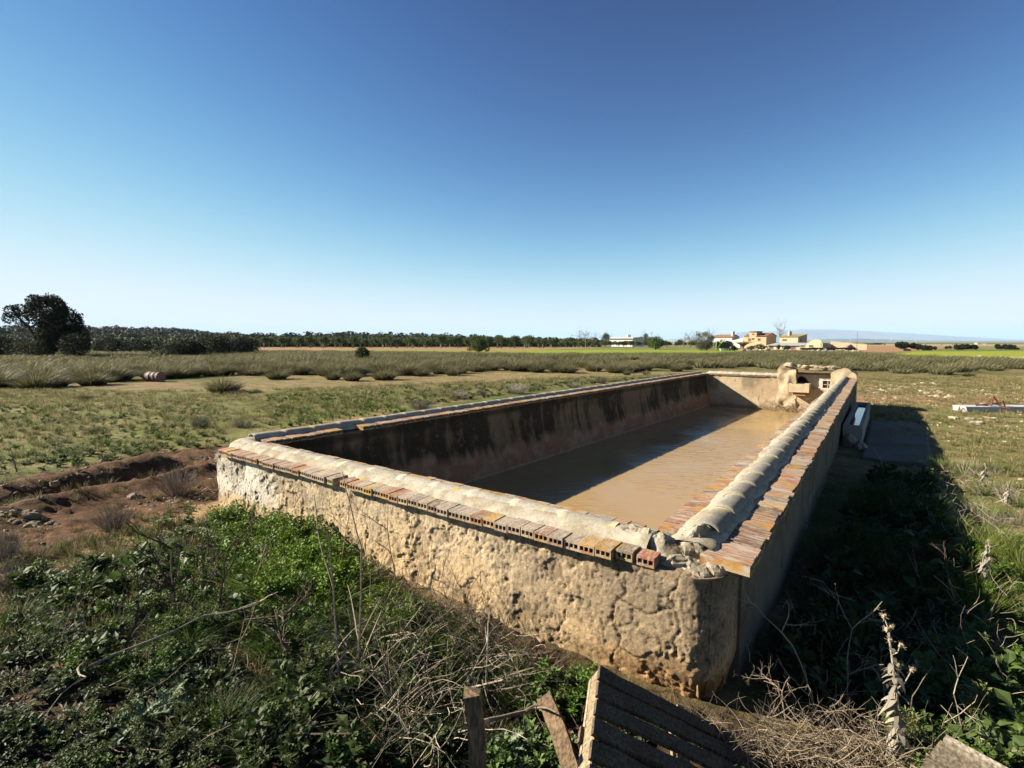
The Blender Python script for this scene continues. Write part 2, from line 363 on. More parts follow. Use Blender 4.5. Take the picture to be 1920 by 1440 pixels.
# far blue hills on the plain
def ridge(name, Y, pts, thick, colr, label, seed):
    px = np.array([a for a, b in pts], float); py = np.array([b for a, b in pts], float)
    xs = np.linspace(px[0], px[-1], 260); ys = np.interp(xs, px, py)+.5*fbm(V3(xs, xs*0), .02, 4, seed)+.25*fbm(V3(xs, xs*0), .12, 3, seed+3)
    Xw = (xs-960)/FP*Y; H = np.maximum((641-ys)/FP*Y+CAMZ, 0)
    V = []; prof = [(-1, 0), (-.6, .35), (-.25, .8), (0, 1), (.3, .8), (.7, .3), (1, 0)]
    for d, h in prof: V.append(np.stack([Xw*(1+d*thick/Y), Y+d*thick+0*Xw, H*h-2], -1))
    V = np.concatenate(V); F = grid_faces(len(prof), len(xs)); k = fbm(V, .0007, 4, seed)[:, None]
    o = struct(name, V, F, M['hill'], col=np.clip(np.array(colr)*(1+.5*k), .01, 1), smooth=True); tag(o, label); return o
ridge('distant_hills', 11000, [(1470,641),(1520,637.5),(1560,635.5),(1620,635),(1680,637),(1760,638.3),(1850,638.6),(2100,638.6),(2400,639)], 1500, (.13, .14, .09), 'low blue hills along the horizon on the right', 31)
ridge('distant_mountains', 22000, [(1180,641),(1240,637),(1300,633),(1350,627),(1390,622),(1420,624),(1460,619),(1500,617.5),(1560,618),(1620,620),(1700,625),(1800,631),(1900,636),(2200,640)], 3000, (.22, .22, .2), 'faint pale mountain range behind the farm', 37)

# ------------------------------------------------------------------ walls of the tank
LI = lambda q: -6.70+(q-3.6)*.024           # inner face of left wall
RO = lambda q: -.69-(q-3)*.0145              # outer face of right wall
RI = lambda q: -1.235-(q-3)*.004
WZ = 1.205                                  # top of masonry; bricks lie on it
def disp(V, amp=.012, s=0):
    d = np.stack([fbm(V, 4., 5, 60+s, .5), fbm(V, 4., 5, 70+s, .5), .4*fbm(V, 4., 3, 80+s)], -1)*amp*2.2
    pit = np.minimum(fbm(V, 26., 3, 90, .6)+.28, 0)
    return d, pit
def slab(c00, c10, c11, c01, z0, z1, step, batter=0.):
    """box over a pq quadrilateral (c00->c10 long side at low q/outer); returns list of grids (P,nu,nv)"""
    def face(a, b, za, zb, zc, zd, st=step):
        a, b = np.array(a, float), np.array(b, float); L = np.hypot(*(b-a)); nu = max(2, int(L/st)+1); nv = max(2, int(abs(zc-za)/st)+1)
        u = np.linspace(0, 1, nu)[:, None]; v = np.linspace(0, 1, nv)[None]
        p = a[0]+(b[0]-a[0])*u+0*v; q = a[1]+(b[1]-a[1])*u+0*v; z = (za+(zb-za)*u)*(1-v)+(zd+(zc-zd)*u)*v
        return p, q, z
    out = []
    cs = [c00, c10, c11, c01]
    for i in range(4):
        out.append(face(cs[i], cs[(i+1) % 4], z0, z0, z1, z1))
    # top
    a, b, c, d = [np.array(k, float) for k in cs]; nu = max(2, int(np.hypot(*(b-a))/step)+1); nv = max(3, int(np.hypot(*(d-a))/step)+1)
    u = np.linspace(0, 1, nu)[:, None, None]; v = np.linspace(0, 1, nv)[None, :, None]
    t = (a*(1-u)+b*u)*(1-v)+(d*(1-u)+c*u)*v
    out.append((t[..., 0], t[..., 1], z1+0*t[..., 0]))
    return out
CRACKS = [[(-1.36, 1.22), (-1.31, 1.0), (-1.37, .80), (-1.33, .62), (-1.40, .45)], [(-1.36, .95), (-1.15, .90), (-1.0, .98)], [(-1.72, .74), (-1.80, .58), (-1.88, .40)], [(-3.92, 1.22), (-3.95, 1.02), (-3.88, .82), (-3.93, .5)], [(-1.33, .62), (-1.18, .55), (-1.1, .42)],
    [(-.95, 1.2), (-1.02, 1.05), (-.93, .9), (-.98, .7)]]
def crackdist(p, z):
    d = np.full(p.shape, 9.)
    pw = p+.03*vn(np.stack([p*9, z*9, 0*z], -1), 97)+.012*vn(np.stack([p*35, z*35, 0*z], -1), 98)
    for c in CRACKS:
        for (a, b_), (c_, d_) in zip(c[:-1], c[1:]):
            vx, vz = c_-a, d_-b_; t = np.clip(((pw-a)*vx+(z-b_)*vz)/(vx*vx+vz*vz), 0, 1); d = np.minimum(d, np.hypot(pw-a-t*vx, z-b_-t*vz))
    return d
def wall(name, cs, z0, z1, step, parent, colf, amp=.012, warp=None, pits=1.):
    b = B()
    cx = np.mean([c[0] for c in cs]); cq = np.mean([c[1] for c in cs])
    for k, (p, q, z) in enumerate(slab(*cs, z0, z1, step)):
        if warp: p, q, z = warp(p, q, z)
        V = pq(p, q, z); d, pit = disp(V, amp)
        # outward normal in world for the pits
        gu = np.gradient(V, axis=0); gv = np.gradient(V, axis=1); n = np.cross(gu, gv); n /= np.linalg.norm(n, axis=-1)[..., None]+1e-9
        m = np.ones(p.shape); e = 3
        for t in range(e): m[t, :] *= t/e; m[-1-t, :] *= t/e; m[:, t] *= t/e; m[:, -1-t] *= t/e
        ex = pit*.05
        if name == 'wall' and pits < 1:
            pk = np.minimum(fbm(np.stack([p*70, q*70, z*26], -1), 1., 3, 93, .7)+.17, 0); cd = crackdist(p, z); mk_ = sm(fbm(V, 2.1, 3, 99), -.3, .25); fl_ = sm(fbm(V, 3.3, 6, 95, .62), .16, .185); fl2_ = sm(fbm(V, 6., 6, 94, .62), .13, .15); ex = pit*.012+pk*.018*(.3+.7*mk_)-.013*(1-sm(cd, .001, .008))*(q < 3.2)-.012*fl_-.007*fl2_+.004*fbm(V, 45., 2, 96)
        V2 = V+n*(ex*m*(1 if pits == 1 else 1))[..., None]
        col = colf(p, q, z, V)
        if name == 'wall' and pits < 1: col = col*(1-.6*(1-sm(cd, .002, .010))*(q < 3.2))[..., None]*(1+2.0*np.maximum(pk, -.3))[..., None]*(1-.22*fl_-.10*fl2_)[..., None]*(1+.0*p)[..., None]
        b.add(V2.reshape(-1, 3), grid_faces(*p.shape), col.reshape(-1, 3))
    return b.build(name, M['plaster'], parent, True)
TANK = thing('irrigation_tank', 'long rendered masonry water tank with brick and tile coping in the middle of the field', 'water tank', pq(-3.8, 3.2, .2))
def mixc(a, b, k): return np.asarray(a)*(1-k[..., None])+np.asarray(b)*k[..., None]
def col_near(p, q, z, V):
    n = fbm(V, 2., 5, 41); n2 = fbm(V, 9., 4, 42); n3 = fbm(V, 30., 3, 43)
    c = mixc((.66, .475, .265), (.53, .39, .225), sm(n+.4*n2, -.25, .3))
    c = mixc(c, (.46, .40, .31), sm(z+.25*n, .55, 1.1)*.5)
    c = mixc(c, (.74, .68, .57), sm(-p+.7*n+.3*n2, 5.0, 6.0)*sm(z+.2*n, .62, .85))          # whitewash left end
    c = mixc(c, (.30, .22, .135), sm(p+.5*n+.45*n2, -2.35, -1.6)*sm(z+.3*n, .40, .8)*.75)      # dark weathered right end
    c = mixc(c, (.43, .25, .11), sm(p+.4*n, -1.9, -1.1)*(1-sm(z+.15*n, .50, .72))*.9)      # bare orange earth at the foot
    c = mixc(c, (.25, .20, .14), sm(n3+.5*n2, .28, .5)*.6)
    st = sm(vn(np.stack([p*5, 0*p, z*.4], -1), 44), .25, .6)*sm(z+.2*n2, .7, 1.2); c = mixc(c, (.24, .19, .13), st*.6)
    return c
def warp_near(p, q, z):
    # rounded outer corners, foot worn back
    r = .22; k = 1-sm(z, .35, .62)
    pr = RO(3.)-.025
    p = np.minimum(p, pr)+.0; dx = np.clip(p-(pr-r), 0, r); dy = np.clip((3.0+r)-q, 0, r); big = (dx > 0)&(dy > 0); L = np.hypot(dx, dy)+1e-9
    mx = np.maximum(dx, dy); f = np.where(big, mx/L, 1)
    p2 = np.where(big, pr-r+dx*f, p); q2 = np.where(big, 3.0+r-dy*f, q)
    foot = sm(p, -2.2, -.9)*k*.08; front = (q < 3.2)
    q2 = q2+foot*front; p2 = p2-.05*k*(p > -.8)
    # ragged left end
    e = sm(-p, 6.5, 6.9); p2 = p2+e*.10*fbm(np.stack([z*4, q*2, 0*z], -1), 1., 3, 48)
    return p2, q2, z
wall('wall', [(-6.9, 3.0), (RO(3), 3.0), (RO(3.46), 3.46), (-6.9, 3.46)], -.1, WZ, .0105, TANK, col_near, .007, warp_near, .8)
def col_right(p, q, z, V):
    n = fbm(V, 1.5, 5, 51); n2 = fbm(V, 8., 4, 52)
    c = mixc((.20, .165, .12), (.13, .11, .08), sm(n+.5*n2, -.2, .3))  # base darkened so the colour deepens the shade on the outer face
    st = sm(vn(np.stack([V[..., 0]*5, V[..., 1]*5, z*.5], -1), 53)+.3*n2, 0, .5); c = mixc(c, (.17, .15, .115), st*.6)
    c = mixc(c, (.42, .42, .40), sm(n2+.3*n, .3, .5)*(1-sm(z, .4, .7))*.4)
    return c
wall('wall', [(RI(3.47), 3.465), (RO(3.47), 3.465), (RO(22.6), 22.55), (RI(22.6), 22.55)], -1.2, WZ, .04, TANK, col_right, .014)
def col_left(p, q, z, V):
    n = fbm(V, .9, 5, 54); n2 = fbm(V, 6., 4, 55)
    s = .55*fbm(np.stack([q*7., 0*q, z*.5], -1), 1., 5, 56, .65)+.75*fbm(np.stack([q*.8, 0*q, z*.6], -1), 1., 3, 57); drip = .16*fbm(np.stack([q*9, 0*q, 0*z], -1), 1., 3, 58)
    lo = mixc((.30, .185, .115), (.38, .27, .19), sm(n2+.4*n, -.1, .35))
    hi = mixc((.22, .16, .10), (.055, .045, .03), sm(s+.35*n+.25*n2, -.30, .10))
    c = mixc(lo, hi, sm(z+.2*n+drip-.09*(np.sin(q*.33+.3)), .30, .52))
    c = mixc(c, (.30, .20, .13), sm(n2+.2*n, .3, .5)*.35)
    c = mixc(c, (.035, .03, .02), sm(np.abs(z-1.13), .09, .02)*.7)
    c = mixc(c, (.42, .38, .32), (1-sm(np.abs(z+.085+.01*n2), .006, .018))*.6)
    return c
def warp_left(p, q, z):
    k = 1-sm(z, -.3, 1.0); return p+np.where(p > LI(q)-.1, .24*k, 0), q, z
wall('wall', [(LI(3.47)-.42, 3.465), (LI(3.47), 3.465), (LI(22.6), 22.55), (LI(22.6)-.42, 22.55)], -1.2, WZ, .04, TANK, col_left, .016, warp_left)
def col_far(p, q, z, V):
    n = fbm(V, 1.1, 5, 57); n2 = fbm(V, 5., 4, 58)
    c = mixc((.46, .34, .21), (.56, .44, .29), sm(n+.3*n2, -.2, .3))
    st = sm(fbm(np.stack([p*3.0, z*.6, 0*z], -1), 1., 4, 59)+.35*n2, -.08, .3)*sm(z+.12*n, .5, .8)*(1-sm(p, -3.8, -3.2)); c = mixc(c, (.21, .165, .11), st*.75)
    c = mixc(c, (.26, .19, .12), (1-sm(z+.05*n2, -.05, .08))*.7)
    return c
QF = 22.6
wall('wall', [(-6.75, QF), (-3.45, QF), (-3.45, QF+.46), (-6.75, QF+.46)], -1.2, WZ, .05, TANK, col_far, .018)
wall('wall', [(-3.449, QF), (-1.2, QF), (-1.2, QF+.46), (-3.449, QF+.46)], -1.2, .80, .05, TANK, col_far, .018)

# water surface, tank floor
V = pq(np.array([-6.6, -1.1, -1.1, -6.45]), np.array([3.3, 3.3, 22.75, 22.75]), -.1)
o = struct('water', V, np.array([[0, 1, 2, 3]]), M['mud_water']); tag(o, 'still brown muddy water filling the tank')

# ---- coping bricks: hollow, laid as headers
def brick_proto(L=.29, w=.113, h=.062):
    b = B(); hw = w/2; n = 3; cell = .0265; ch = .030; dep = .08
    xs = []; gap = (w-n*cell)/(n+1); x = -hw
    zs = [0, (h-ch)/2, (h+ch)/2, h]
    cols = [-hw]
    for k in range(n): cols += [-hw+gap*(k+1)+cell*k, -hw+gap*(k+1)+cell*(k+1)]
    cols.append(hw)
    V = np.array([(c, 0, z) for c in cols for z in zs]); nz = 4; F = []
    for i in range(len(cols)-1):
        for j in range(3):
            if j == 1 and i % 2 == 1: continue
            F.append((i*nz+j, (i+1)*nz+j, (i+1)*nz+j+1, i*nz+j+1))
    b.add(V, np.array(F))
    for k in range(n):      # holes
        x0, x1 = cols[1+2*k], cols[2+2*k]; z0, z1 = zs[1], zs[2]
        V = np.array([(x0, 0, z0), (x1, 0, z0), (x1, 0, z1), (x0, 0, z1), (x0, dep, z0), (x1, dep, z0), (x1, dep, z1), (x0, dep, z1)])
        b.add(V, np.array([(0, 4, 5, 1), (1, 5, 6, 2), (2, 6, 7, 3), (3, 7, 4, 0), (4, 7, 6, 5)]), (.35, .3, .25))
    # top with bevel + sides + back
    e = .004
    V = np.array([(-hw, 0, 0), (hw, 0, 0), (hw, 0, h), (-hw, 0, h), (-hw, L, 0), (hw, L, 0), (hw, L, h), (-hw, L, h)])
    b.add(V, np.array([(0, 4, 5, 1), (1, 5, 6, 2), (3, 2, 6, 7), (0, 3, 7, 4), (5, 4, 7, 6)]))
    return b.get()
BP = brick_proto()
def brick_cols(near, q):
    r = rng.random()
    if r < .42: top = np.array((.36, .29, .22))
    elif r < .72: top = np.array((.34, .17, .10))
    elif r < .88: top = np.array((.42, .26, .10))
    else: top = np.array((.15, .11, .08))
    return top*rng.uniform(.85, 1.15)
def put_brick(b, p, q, ang, z, colr, L=1., wsc=1., lich=None):
    """ang: direction in pq plane the holed face looks"""
    V, F, c = BP; V = V.copy(); V[:, 1] *= L; V[:, 0] *= wsc
    j = rng.normal(0, 1, 4); a = ang+math.pi/2+j[0]*.016; p = p+.006*j[3]*abs(math.cos(ang)); q = q+.005*j[3]*abs(math.sin(ang))
    tilt = .12+j[1]*.01
    y = V[:, 1]; V[:, 2] = V[:, 2]+y*math.tan(tilt)*.35
    P2 = np.stack([V[:, 0]*math.cos(a)-V[:, 1]*math.sin(a), V[:, 0]*math.sin(a)+V[:, 1]*math.cos(a)], -1)
    Vw = pq(p+P2[:, 0], q+P2[:, 1], z+j[2]*.003+V[:, 2])
    cc = c*colr
    front = (V[:, 1] < .001)
    cc = np.where(front[:, None] & (V[:, 2:3] < .03), cc*.5+np.array(lich if lich is not None else (.36, .22, .07))*.5, cc)
    b.add(Vw, F, cc)
def ang_in(p0): pass
jobs = []   # (distance, kind, args)
# near wall outer row
p = -6.62; k = 0
gaps = {18: 'missing', 19: 'short', 20: 'ok'}
while p < -1.42:
    jobs.append((p, 2.935, -math.pi/2, 1.)); p += .118
    if abs(p+4.28) < .06: p += .12
# two broken bricks by the corner
extra = [(-1.30, 2.975, -math.pi/2, .5), (-1.16, 2.985, -math.pi/2, .4)]
q = 3.25; rows_r = []
while q < 22.5:
    rows_r.append((RO(q)+.09, q, 0., 1.)); q += .118
q = 3.62; rows_ri = []
while q < 22.5:
    rows_ri.append((RI(q)-.05, q, math.pi, 1.)); q += .118
q = 3.60; rows_l = []
while q < 22.5:
    if not (4.75 < q < 5.05): rows_l.append((LI(q)+.05, q, 0., 1. if q > 4.7 else 1.)); 
    q += .118
sel = [(j, 0) for j in jobs]+[(j, 1) for j in extra]+[(j, 2) for j in rows_r[:22]]+[(j, 3) for j in rows_ri[:14]]
sel = sel+[(j, 4) for j in rows_l[:max(0, 100-len(sel))]]
lichen = [(.50, .36, .05), (.42, .24, .08), (.36, .15, .09), (.45, .33, .2)]
def lic(q): return lichen[int(rng.integers(0, 4))]
def tone(cl, q, kind):
    n = float(vn(np.array([q*1.3, kind*3.7, 0]), 7)); n2 = float(vn(np.array([q*.45, kind*9.1, 4]), 8))
    if kind >= 2: k = max(0, min(.6, .2+n)); cl = cl*(1-k)+np.array((.36, .15, .08))*k
    return cl
for (pp, qq, an, L), kind in sel:
    b = B(); cl = tone(brick_cols(True, qq), qq if kind > 1 else pp, kind)*(rng.uniform(.7, 1.2) if kind > 1 else 1)
    if kind == 1: cl = np.array((.36, .13, .08)) if pp > -1.2 else np.array((.24, .18, .11))
    put_brick(b, pp, qq, an, WZ+.004, cl, L, 1. if kind < 2 else .955, lic(qq)); b.build('coping_brick', M['brick' if kind < 2 else 'brick2'], TANK)
b = B()
for kind, rows in ((2, rows_r[22:]), (3, rows_ri[14:]), (4, rows_l[max(0, 100-len(jobs)-2-36):])):
    for (pp, qq, an, L) in rows: put_brick(b, pp+rng.normal(0, .004), qq, an, WZ+.004, tone(brick_cols(False, qq), qq, kind)*rng.uniform(.7, 1.2), L, .955, lic(qq))
p = -6.5
while p < -1.35: put_brick(b, p, 3.54, math.pi/2, WZ+.004, brick_cols(False, 0), .8); p += .118
p = -6.15
while p < -3.5: put_brick(b, p, QF-.05, -math.pi/2, WZ+.004, np.array((.42, .33, .2)), 1.); p += .118
o = b.build('coping_brick', M['brick2'], TANK); o['kind'] = 'stuff'

# ---- ridge tiles
def tile_mesh(b, a, d, L, r0, r1, zc, colr, seg=14):
    """half-round tile; a = start (p,q), d = unit direction (p,q)"""
    nl = 9; t = np.linspace(0, 1, nl); th = np.linspace(-.12, math.pi+.12, seg); n = np.array((-d[1], d[0]))
    jit = rng.normal(0, 1, 3); tiltz = .002+abs(jit[0])*.003
    Vs = []
    for off in (0, -.010):
        rad = (r0+(r1-r0)*t)[:, None]+off
        pp = a[0]+d[0]*L*t[:, None]+n[0]*rad*np.cos(th)[None]; qq = a[1]+d[1]*L*t[:, None]+n[1]*rad*np.cos(th)[None]
        zz = zc+rad*np.sin(th)[None]*.80+tiltz*(1-t[:, None])
        Vs.append(pq(pp, qq, zz).reshape(-1, 3))
    V = np.vstack(Vs); V += .0035*np.stack([fbm(V, 14, 3, 61), fbm(V, 14, 3, 62), fbm(V, 14, 3, 63)], -1)
    F = np.vstack([grid_faces(nl, seg), grid_faces(nl, seg, nl*seg)[:, ::-1]])
    N = nl*seg; rim = []
    for e in (0, (nl-1)*seg):
        for j in range(seg-1): rim.append((e+j, e+j+1, N+e+j+1, N+e+j))
    for i in range(nl-1):
        for e in (0, seg-1): rim.append((i*seg+e, (i+1)*seg+e, N+(i+1)*seg+e, N+i*seg+e))
    x = np.repeat(t, seg); x = np.tile(x, 2); nn = fbm(V, 9., 4, 66)
    c = np.asarray(colr)*(1+.15*nn[:, None])
    kl = sm(x+.3*nn, .86, 1.)*.5+sm(nn, .22, .5)*.4; c = mixc(c, (.44, .36, .12), np.clip(kl, 0, .8))   # lichen by the joints
    b.add(V, [F, np.array(rim)], c)
def tcol(): return np.array((.40, .37, .31))*rng.uniform(.88, 1.1)
def ridge_row(a, b_, z, count, L0=.44, r=.105):
    a = np.array(a, float); b_ = np.array(b_, float); D = np.hypot(*(b_-a)); d = (b_-a)/D; n = max(1, int(round(D/L0))); st = D/n; out = []
    for k in range(n):
        bb = B(); s = a+d*st*k+np.array((-d[1], d[0]))*rng.normal(0, .004)
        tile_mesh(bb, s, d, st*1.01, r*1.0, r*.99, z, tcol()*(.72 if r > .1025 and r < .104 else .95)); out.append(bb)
    return out
ZR = WZ+.062
near_t = ridge_row((-6.72, 3.24), (-1.46, 3.235), ZR, 0)
right_t = ridge_row((-.955, 3.56), (RO(22.3)-.285, 22.3), ZR+.01, 0, r=.103)
left_t = ridge_row((LI(3.7)-.27, 3.5), (LI(22.5)-.27, 22.5), ZR, 0, r=.1)
far_t = ridge_row((-6.2, QF+.2), (-3.5, QF+.2), ZR, 0, r=.11)
rest = B(); used = 0
for lst, cap in ((near_t, 20), (right_t, 42), (left_t, 36)):
    for i, bb in enumerate(lst):
        if i < cap: bb.build('ridge_tile', M['tile'], TANK, True); used += 1
        else: rest.add(*bb.get())
for bb in far_t: rest.add(*bb.get())
o = rest.build('ridge_tile', M['tile'], TANK, True); o['kind'] = 'stuff'
# ---- mortar beds under the tiles
def mortar(a, b_, w, z, step=.03, s=0, h=.05):
    a = np.array(a, float); b_ = np.array(b_, float); D = np.hypot(*(b_-a)); d = (b_-a)/D; n = np.array((-d[1], d[0]))
    nu = int(D/step)+2; t = np.linspace(0, D, nu)[:, None]; v = np.linspace(-1, 1, 15)[None]
    ww = w*(1+.16*vn(np.stack([t*3+0*v, 0*t+np.sign(v), 0*t+0*v], -1), 63+s)+.08*vn(np.stack([t*11+0*v, 0*t+np.sign(v), 0*t+0*v], -1), 64+s))
    p = a[0]+d[0]*t+n[0]*v*ww; q = a[1]+d[1]*t+n[1]*v*ww; zz = z+h*(1-np.abs(v)**2.4)+0*t
    V = pq(p, q, zz); V[..., 2] += .008*fbm(V, 16., 4, 65)-.03*(np.abs(v) > .99)
    c = mixc((.43, .385, .30), (.33, .28, .20), sm(fbm(V, 8., 4, 67), -.1, .3))
    bb = B(); bb.add(V.reshape(-1, 3), grid_faces(nu, 15), c.reshape(-1, 3)); bb.build('mortar_bed', M['tile'], TANK, True)
mortar((-6.75, 3.235), (-1.2, 3.235), .16, WZ+.066, h=.07)
mortar((-.965, 3.28), (RO(22.4)-.285, 22.4), .175, WZ+.068, s=3, h=.045)
mortar((LI(3.5)-.27, 3.4), (LI(22.5)-.27, 22.5), .14, WZ+.05, s=5)
mortar((-6.3, QF+.2), (-3.45, QF+.2), .16, WZ+.06, s=7)

# rubble at the broken corner
def rock(b, c, s, seed, colr, flat=.6, sub=7):
    n = sub; th = np.linspace(0, math.pi, n)[:, None]; ph = np.arange(2*n)[None]*math.pi/n
    d = np.stack([np.sin(th)*np.cos(ph), np.sin(th)*np.sin(ph), np.cos(th)+0*ph], -1).reshape(-1, 3)
    s = np.broadcast_to(s, (3,)).astype(float)*np.array((1, 1, flat))
    r = 1+.45*vn(d*1.3+seed*3.1, 1)+.2*vn(d*3.1+seed, 2); V = np.round(d*r[:, None]*2.6)/2.6*.5+d*r[:, None]*.5
    V = V*s+np.asarray(c, float); m = 2*n; F = []
    i = np.arange(n-1)[:, None]*m; j = np.arange(m)[None]; k = (j+1) % m
    F = np.stack([i+j, i+m+j, i+m+k, i+k], -1).reshape(-1, 4)
    b.add(V, F, colr)
b = B()
for (p, q, z, sx, sy, sz) in [(-1.02, 3.14, WZ+.02, .11, .08, .05), (-.86, 3.13, WZ-.01, .09, .08, .05), (-1.13, 3.26, WZ+.06, .10, .1, .06), (-.96, 3.28, WZ+.07, .10, .09, .06), (-.79, 3.22, WZ+.02, .08, .07, .05), (-1.25, 3.3, WZ+.07, .09, .1, .05), (-1.38, 3.22, WZ+.05, .12, .09, .10), (-1.05, 3.42, WZ+.05, .12, .1, .06)]:
    rock(b, pq(p, q, z-.01), (sx*.85, sy*.85, sz*.8), p*7, np.array((.30, .25, .18))*rng.uniform(.7, 1.2), 1., 9)
b.build('broken_mortar', M['stone'], TANK)
u = np.linspace(0, 1, 70)[:, None]; v = np.linspace(0, 1, 60)[None]; p = -1.62+.80*u+0*v; q = 3.07+.62*v+0*u
dn = crackdist(0*p-9, 0*p); ridge1 = np.exp(-((q-3.235)/.085)**2)*(1-sm(p, -1.30, -1.0)); ridge2 = np.exp(-((p+.965)/.10)**2)*sm(q, 3.18, 3.5); sl = np.exp(-(((p+1.12)/.22)**2+((q-3.3)/.17)**2))
V0 = pq(p, q, 0.); edge = np.minimum(np.minimum(u, 1-u), np.minimum(v, 1-v))*6; blk = np.round(fbm(V0, 9., 2, 131)*5)/5
zz = WZ-.03+.05*np.minimum(edge, 1)+.135*np.clip(np.maximum(ridge1, ridge2)*.95+.45*sl, 0, 1)*(1+.35*blk)+.02*fbm(V0, 22., 4, 132)-.03*(1-sm(np.abs(vn(V0*8, 133)), .02, .09))
V0[..., 2] = zz; c = mixc((.42, .37, .28), (.20, .16, .11), sm(fbm(V0, 7., 4, 134), -.1, .25)); c = mixc(c, (.36, .15, .09), sm(fbm(V0, 5., 3, 135), .28, .34)*.8)
b = B(); b.add(V0.reshape(-1, 3), grid_faces(70, 60), c.reshape(-1, 3)); b.build('mortar_bed', M['tile'], TANK, False)

# ------------------------------------------------------------------ stone shelter over the far wall
SH = thing('stone_shelter', 'low crumbling stone shelter with slab roof on the far right corner of the tank', 'shelter', pq(-2.2, QF+.3, .2))
def rough_block(name, p0, p1, q0, q1, z0, z1, parent, ca, cb, step=.05, amp=.03, m='stone', shape=None):
    b = B()
    for (p, q, z) in slab((p0, q0), (p1, q0), (p1, q1), (p0, q1), z0, z1, step):
        V = pq(p, q, z)
        if shape is not None: V = shape(V, p, q, z)
        d, _ = disp(V, amp, 9); k = sm(fbm(V, 3., 5, 91), -.25, .25); V2 = V+d
        b.add(V2.reshape(-1, 3), grid_faces(*p.shape), mixc(ca, cb, k).reshape(-1, 3))
    return b.build(name, M[m], parent, True)
SA, SB = (.62, .48, .31), (.52, .41, .27)
def dome(c, w, h):
    def f(V, p, q, z):
        t = np.clip((z-h+.22)/.22, 0, 1); k = 1-.38*t**2; V = pq(c+(p-c)*k, q, z-.0*t); V[..., 2] -= .10*t*(np.abs((p-c)/w)**2); return V
    return f
rough_block('pier', -3.52, -2.86, QF-.03, QF+.55, -.3, 1.78, SH, SA, SB, .05, .035, 'plaster', dome(-3.19, .33, 1.78))
rough_block('pier', -1.72, -.92, QF-.12, QF+.5, .2, 1.62, SH, SA, (.45, .36, .23), .05, .025, 'plaster', dome(-1.32, .4, 1.62))
rough_block('roof_slab', -3.42, -1.5, QF-.04, QF+.75, 1.53, 1.60, SH, (.36, .29, .19), (.26, .21, .14), .05, .03, 'stone')
b = B()
for k in range(46):
    p = rng.uniform(-3.35, -1.6); rock(b, pq(p, QF+rng.uniform(-.05, .7), 1.63+.10*max(0, (-p-2.7))), (rng.uniform(.08, .2), rng.uniform(.07, .15), rng.uniform(.03, .07)), k, np.array((.42, .34, .23))*rng.uniform(.65, 1.1), 1., 6)
o = b.build('loose_roof_stone', M['stone'], SH); o['kind'] = 'stuff'
rough_block('back_wall', -3.3, -1.2, QF+.36, QF+.6, .5, 1.32, SH, (.56, .44, .30), (.50, .42, .32), .06, .015, 'plaster')
b = B()
for k in range(18): put_brick(b, -3.2+k*.118, QF+.30, -math.pi/2, 1.33, np.array((.36, .19, .11))*rng.uniform(.8, 1.2), .8)
b.build('tile_band', M['brick'], SH)
# dark triangular opening, with thick edge
b = B(); q0 = QF+.335
tri = [(-2.93, .92), (-2.40, .92), (-2.62, 1.22), (-2.74, 1.27), (-2.93, 1.10)]
Vt = np.array([pq(p, q0, z) for p, z in tri]+[pq(p, q0-.02, z) for p, z in tri])
b.add(Vt, [np.array([[5, 6, 7, 8, 9]])]+[np.array([[i, (i+1) % 5, 5+(i+1) % 5, 5+i] for i in range(5)])], (.012, .01, .009)); b.build('opening', M['stone'], SH)
# window with white surround, slightly proud
b = B()
def pbox(b, p0, p1, q0, q1, z0, z1, col): hexa(b, [pq(p0, q0, z0), pq(p1, q0, z0), pq(p1, q1, z0), pq(p0, q1, z0), pq(p0, q0, z1), pq(p1, q0, z1), pq(p1, q1, z1), pq(p0, q1, z1)], col)
wp0, wp1 = -2.0, -1.45
for a in [(wp0-.12, wp0, .80, 1.22), (wp1, wp1+.1, .80, 1.22), (wp0, wp1, 1.12, 1.22), (wp0, wp1, .80, .84)]: pbox(b, a[0], a[1], QF+.28, QF+.37, a[2], a[3], (.6, .57, .5))
fr = b.build('window', M['plaster'], SH)
b = B(); pbox(b, wp0, wp1, QF+.325, QF+.35, .84, 1.12, (.02, .018, .015)); b.build('pane', M['paint'], fr)
b = B(); pbox(b, wp0, wp1, QF+.30, QF+.32, .96, .985, (.45, .40, .3)); pbox(b, wp0+.15, wp0+.18, QF+.30, QF+.32, .84, 1.12, (.45, .4, .3)); b.build('bar', M['wood'], fr)
# stone basin jutting from the sill
BS = thing('stone_basin', 'small square pale stone basin jutting out over the water below the slab roof', 'basin', pq(-2.75, QF, .75))
b = B(); z0, z1 = .68, 1.0; p0, p1, qa, qb = -3.05, -2.38, QF-.38, QF+.2; t = .06
pbox(b, p0, p1, qa, qb, z0, z0+.08, (.56, .46, .30))
for a in [(p0, p1, qa, qa+t), (p0, p1, qb-t, qb), (p0, p0+t, qa+t, qb-t), (p1-t, p1, qa+t, qb-t)]: pbox(b, *a, z0+.08, z1, (.56, .46, .30))
b.build('bowl', M['stone'], BS)
b = B(); pbox(b, p0+.12, p1-.12, qa+.08, QF-.02, z0-.13, z0-.002, (.42, .22, .13)); b.build('corbel', M['stone'], BS)
# small overflow spout with light opening near the far left corner
b = B(); pbox(b, -6.12, -6.0, QF-.06, QF+.02, .12, .34, (.55, .42, .2)); o = b.build('outlet_stone', M['stone'], None, org=pq(-6.1, QF, .2)); 
tag(o, 'small yellow outlet block in the shaded far left corner of the tank', 'outlet')

